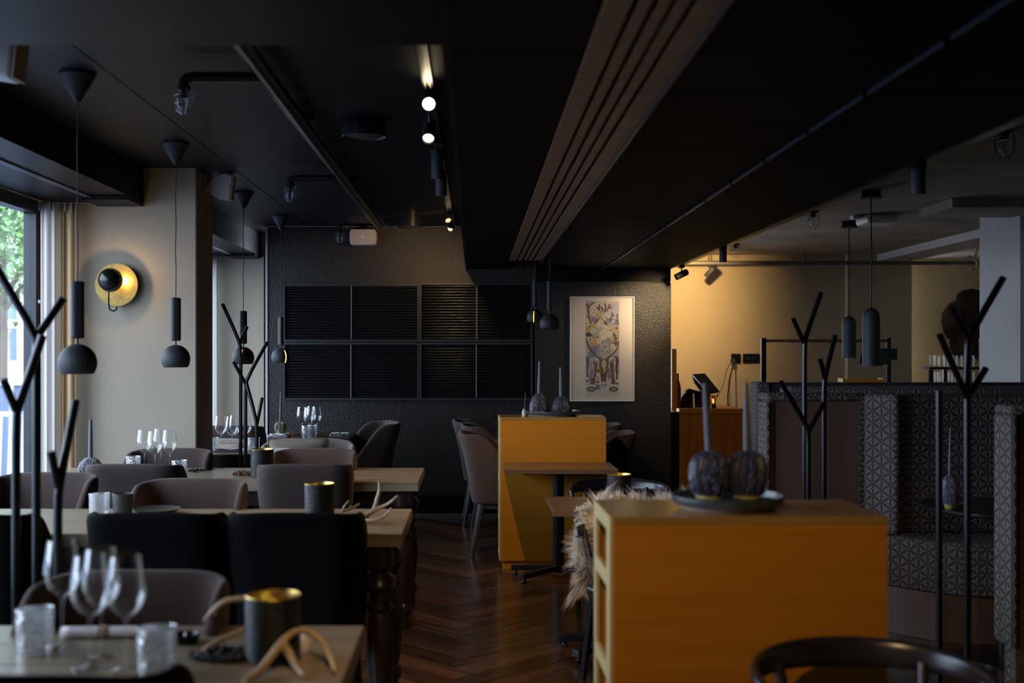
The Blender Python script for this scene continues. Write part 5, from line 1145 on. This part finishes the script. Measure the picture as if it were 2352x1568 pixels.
for i in range(2600):
    k = rr.randrange(n); u = rr.random(); q = math.sqrt(rr.random()); xa, ya = out[k]; xb, yb = out[(k+1)%n]; x = cx+((xa*(1-u)+xb*u)-cx)*q; y = cy+((ya*(1-u)+yb*u)-cy)*q
    p = P(x, y, 13.83+0.02-0.14*math.sqrt(max(0,1-q*q))); d = Vector(((x-cx)*0.0006+rr.uniform(-.02,.02), -0.02, -(y-cy)*0.0004-0.02)); s = Vector((0.004,0,0))
    mb.add([p-s,p+s,p+d*1.6], [(0,1,2)])
mb.build('fur', HIDEB, t, world=True)['kind'] = 'stuff'
t = thing('mounted_antler', 'pale antler mounted high beside the bluish pillar', 'antler', (P(2244,600,11.5).x, 11.5, P(0,600,11.5).z))
for i, b in enumerate(([(2252,535),(2245,560),(2240,590),(2246,612),(2262,630)],[(2243,598),(2234,592),(2222,588)],[(2245,610),(2238,618),(2228,617)])):
    MB().tube([P(x,y,11.5) for x, y in b], [0.012,0.012,0.011,0.010,0.007][:len(b)], 9).build('main_beam' if i == 0 else 'tine', ANT, t, world=True, smooth=True)
MB().cyl(P(2252,536,11.5), P(2252,500,11.5), 0.004, 6).build('wire', METAL, t, world=True)
# ------------------------------------------------------------------ outdoors
struct('terrace_ground', MB().box(-60, -2.72, -6, 90, -0.4, -0.16), mat('pale paving', (0.12,0.15,0.21), 0.8, kind='n', scale=0.3, amt=0.2))
LEAF = mat('sunlit leaf', (0.12,0.24,0.08), 0.6, kind='n', scale=2, amt=0.6, col2=(0.05,0.15,0.03))
def tree(x, y, h, r, label, seed, n=5200):
    rr = random.Random(seed); t = thing('street_tree', label, 'tree', (x, y, -0.16), 'trees across the street')
    MB().tube([(0,0,0),(0.05,0,h*0.35),(0,0.1,h*0.7)], [0.16,0.12,0.07], 10).build('trunk', mat('bark', (0.09,0.07,0.05), 0.9), t, smooth=True)
    for k in range(5):
        a = k*1.3; MB().tube([(0.03,0,h*0.4+k*0.15),(math.cos(a)*r*0.5,math.sin(a)*r*0.5,h*0.65+k*0.12)], [0.06,0.025], 7).build('branch', mat('bark', (0.09,0.07,0.05), 0.9), t, smooth=True)
    mb = MB(); cl_ = [(rr.uniform(-1,1)*r*0.75, rr.uniform(-1,1)*r*0.75, h*0.72+rr.uniform(-1,1)*r*0.75, rr.uniform(0.3,0.55)*r) for _ in range(22)]
    for i in range(n):
        c = rr.choice(cl_); d = Vector((rr.gauss(0,1),rr.gauss(0,1),rr.gauss(0,1))).normalized()*c[3]*rr.uniform(0.6,1.05); p = Vector(c[:3])+d
        a = Vector((rr.gauss(0,1),rr.gauss(0,1),rr.gauss(0,1))).normalized()*0.055; b = a.orthogonal().normalized()*0.034
        mb.add([p-a,p+b,p+a,p-b], [(0,1,2,3)])
    mb.build('foliage', LEAF, t)['kind'] = 'stuff'
tree(-6.7, 15.5, 4.3, 1.7, 'nearer green tree seen through the window', 1)
tree(-9.3, 23.0, 5.8, 2.2, 'farther green tree behind, through the window', 2)
tree(-12.5, 17.0, 6.5, 2.6, 'broad green tree at the left outside the window', 3)
FAC = mat('white facade', (0.75,0.77,0.80), 0.8)
t = thing('white_villa', 'white balustraded house across the street', 'building', (-14.0, 36.0, -0.16))
MB().box(-20,-8,38,44,-0.1,4.6).build('wall', FAC, t, world=True)
MB().box(-20.3,-7.7,37.2,44.2,4.6,4.9).build('roof', FAC, t, world=True)
for i in range(12):
    x = -19.6+i*1.0; MB().lathe([(0.10,0),(0.16,0.05),(0.09,0.2),(0.11,0.8),(0.09,1.4),(0.16,1.5),(0.12,1.6)], (x,36.6,0.6), 12).build('column', FAC, t, world=True, smooth=True)
    MB().box(x+0.25,x+0.8,37.97,37.995,1.2,3.2).build('window', mat('dark blue window', (0.12,0.18,0.28), 0.2), t, world=True)  # plain dark blue panes
MB().box(-20,-8,36.4,36.8,2.2,2.45).build('balustrade_rail', FAC, t, world=True); MB().box(-20,-8,36.4,36.8,0.3,0.6).build('balustrade_base', FAC, t, world=True)
t = thing('terrace_screen', 'low pale blue terrace screen beyond the window', 'screen', (-6.0, 14.0, -0.16))
for i in range(5): MB().box(-9.0+i*1.3,-7.75+i*1.3,13.0,13.04,-0.10,1.05).build('panel', mat('pale blue panel', (0.07,0.12,0.22), 0.3), t, world=True)
MB().box(-9.05,-2.9,12.98,13.06,1.051,1.10).build('rail', FAC, t, world=True)
t = thing('terrace_chair', 'white slatted terrace chair outside, at the window foot', 'chair', (-3.45, 8.8, -0.16), rz=0.2)
for k in range(6): MB().bar((-0.22+k*0.088,0.10,0.62),(-0.22+k*0.088,0.20,1.10),0.045,0.015,up=(0,1,0)).build('back_slat', FAC, t, bevel=0.003)
MB().bar((-0.26,0.2,1.10),(0.26,0.2,1.10),0.03,0.04).build('back_rail', FAC, t)
for k in range(6): MB().box(-0.24,0.24,-0.25+k*0.065,-0.20+k*0.065,0.60,0.618).build('seat_slat', FAC, t)
for sx in (-0.24,0.24):
    for sy in (-0.24,0.12): MB().box(sx-0.02,sx+0.02,sy-0.02,sy+0.02,0,0.599).build('leg', FAC, t)
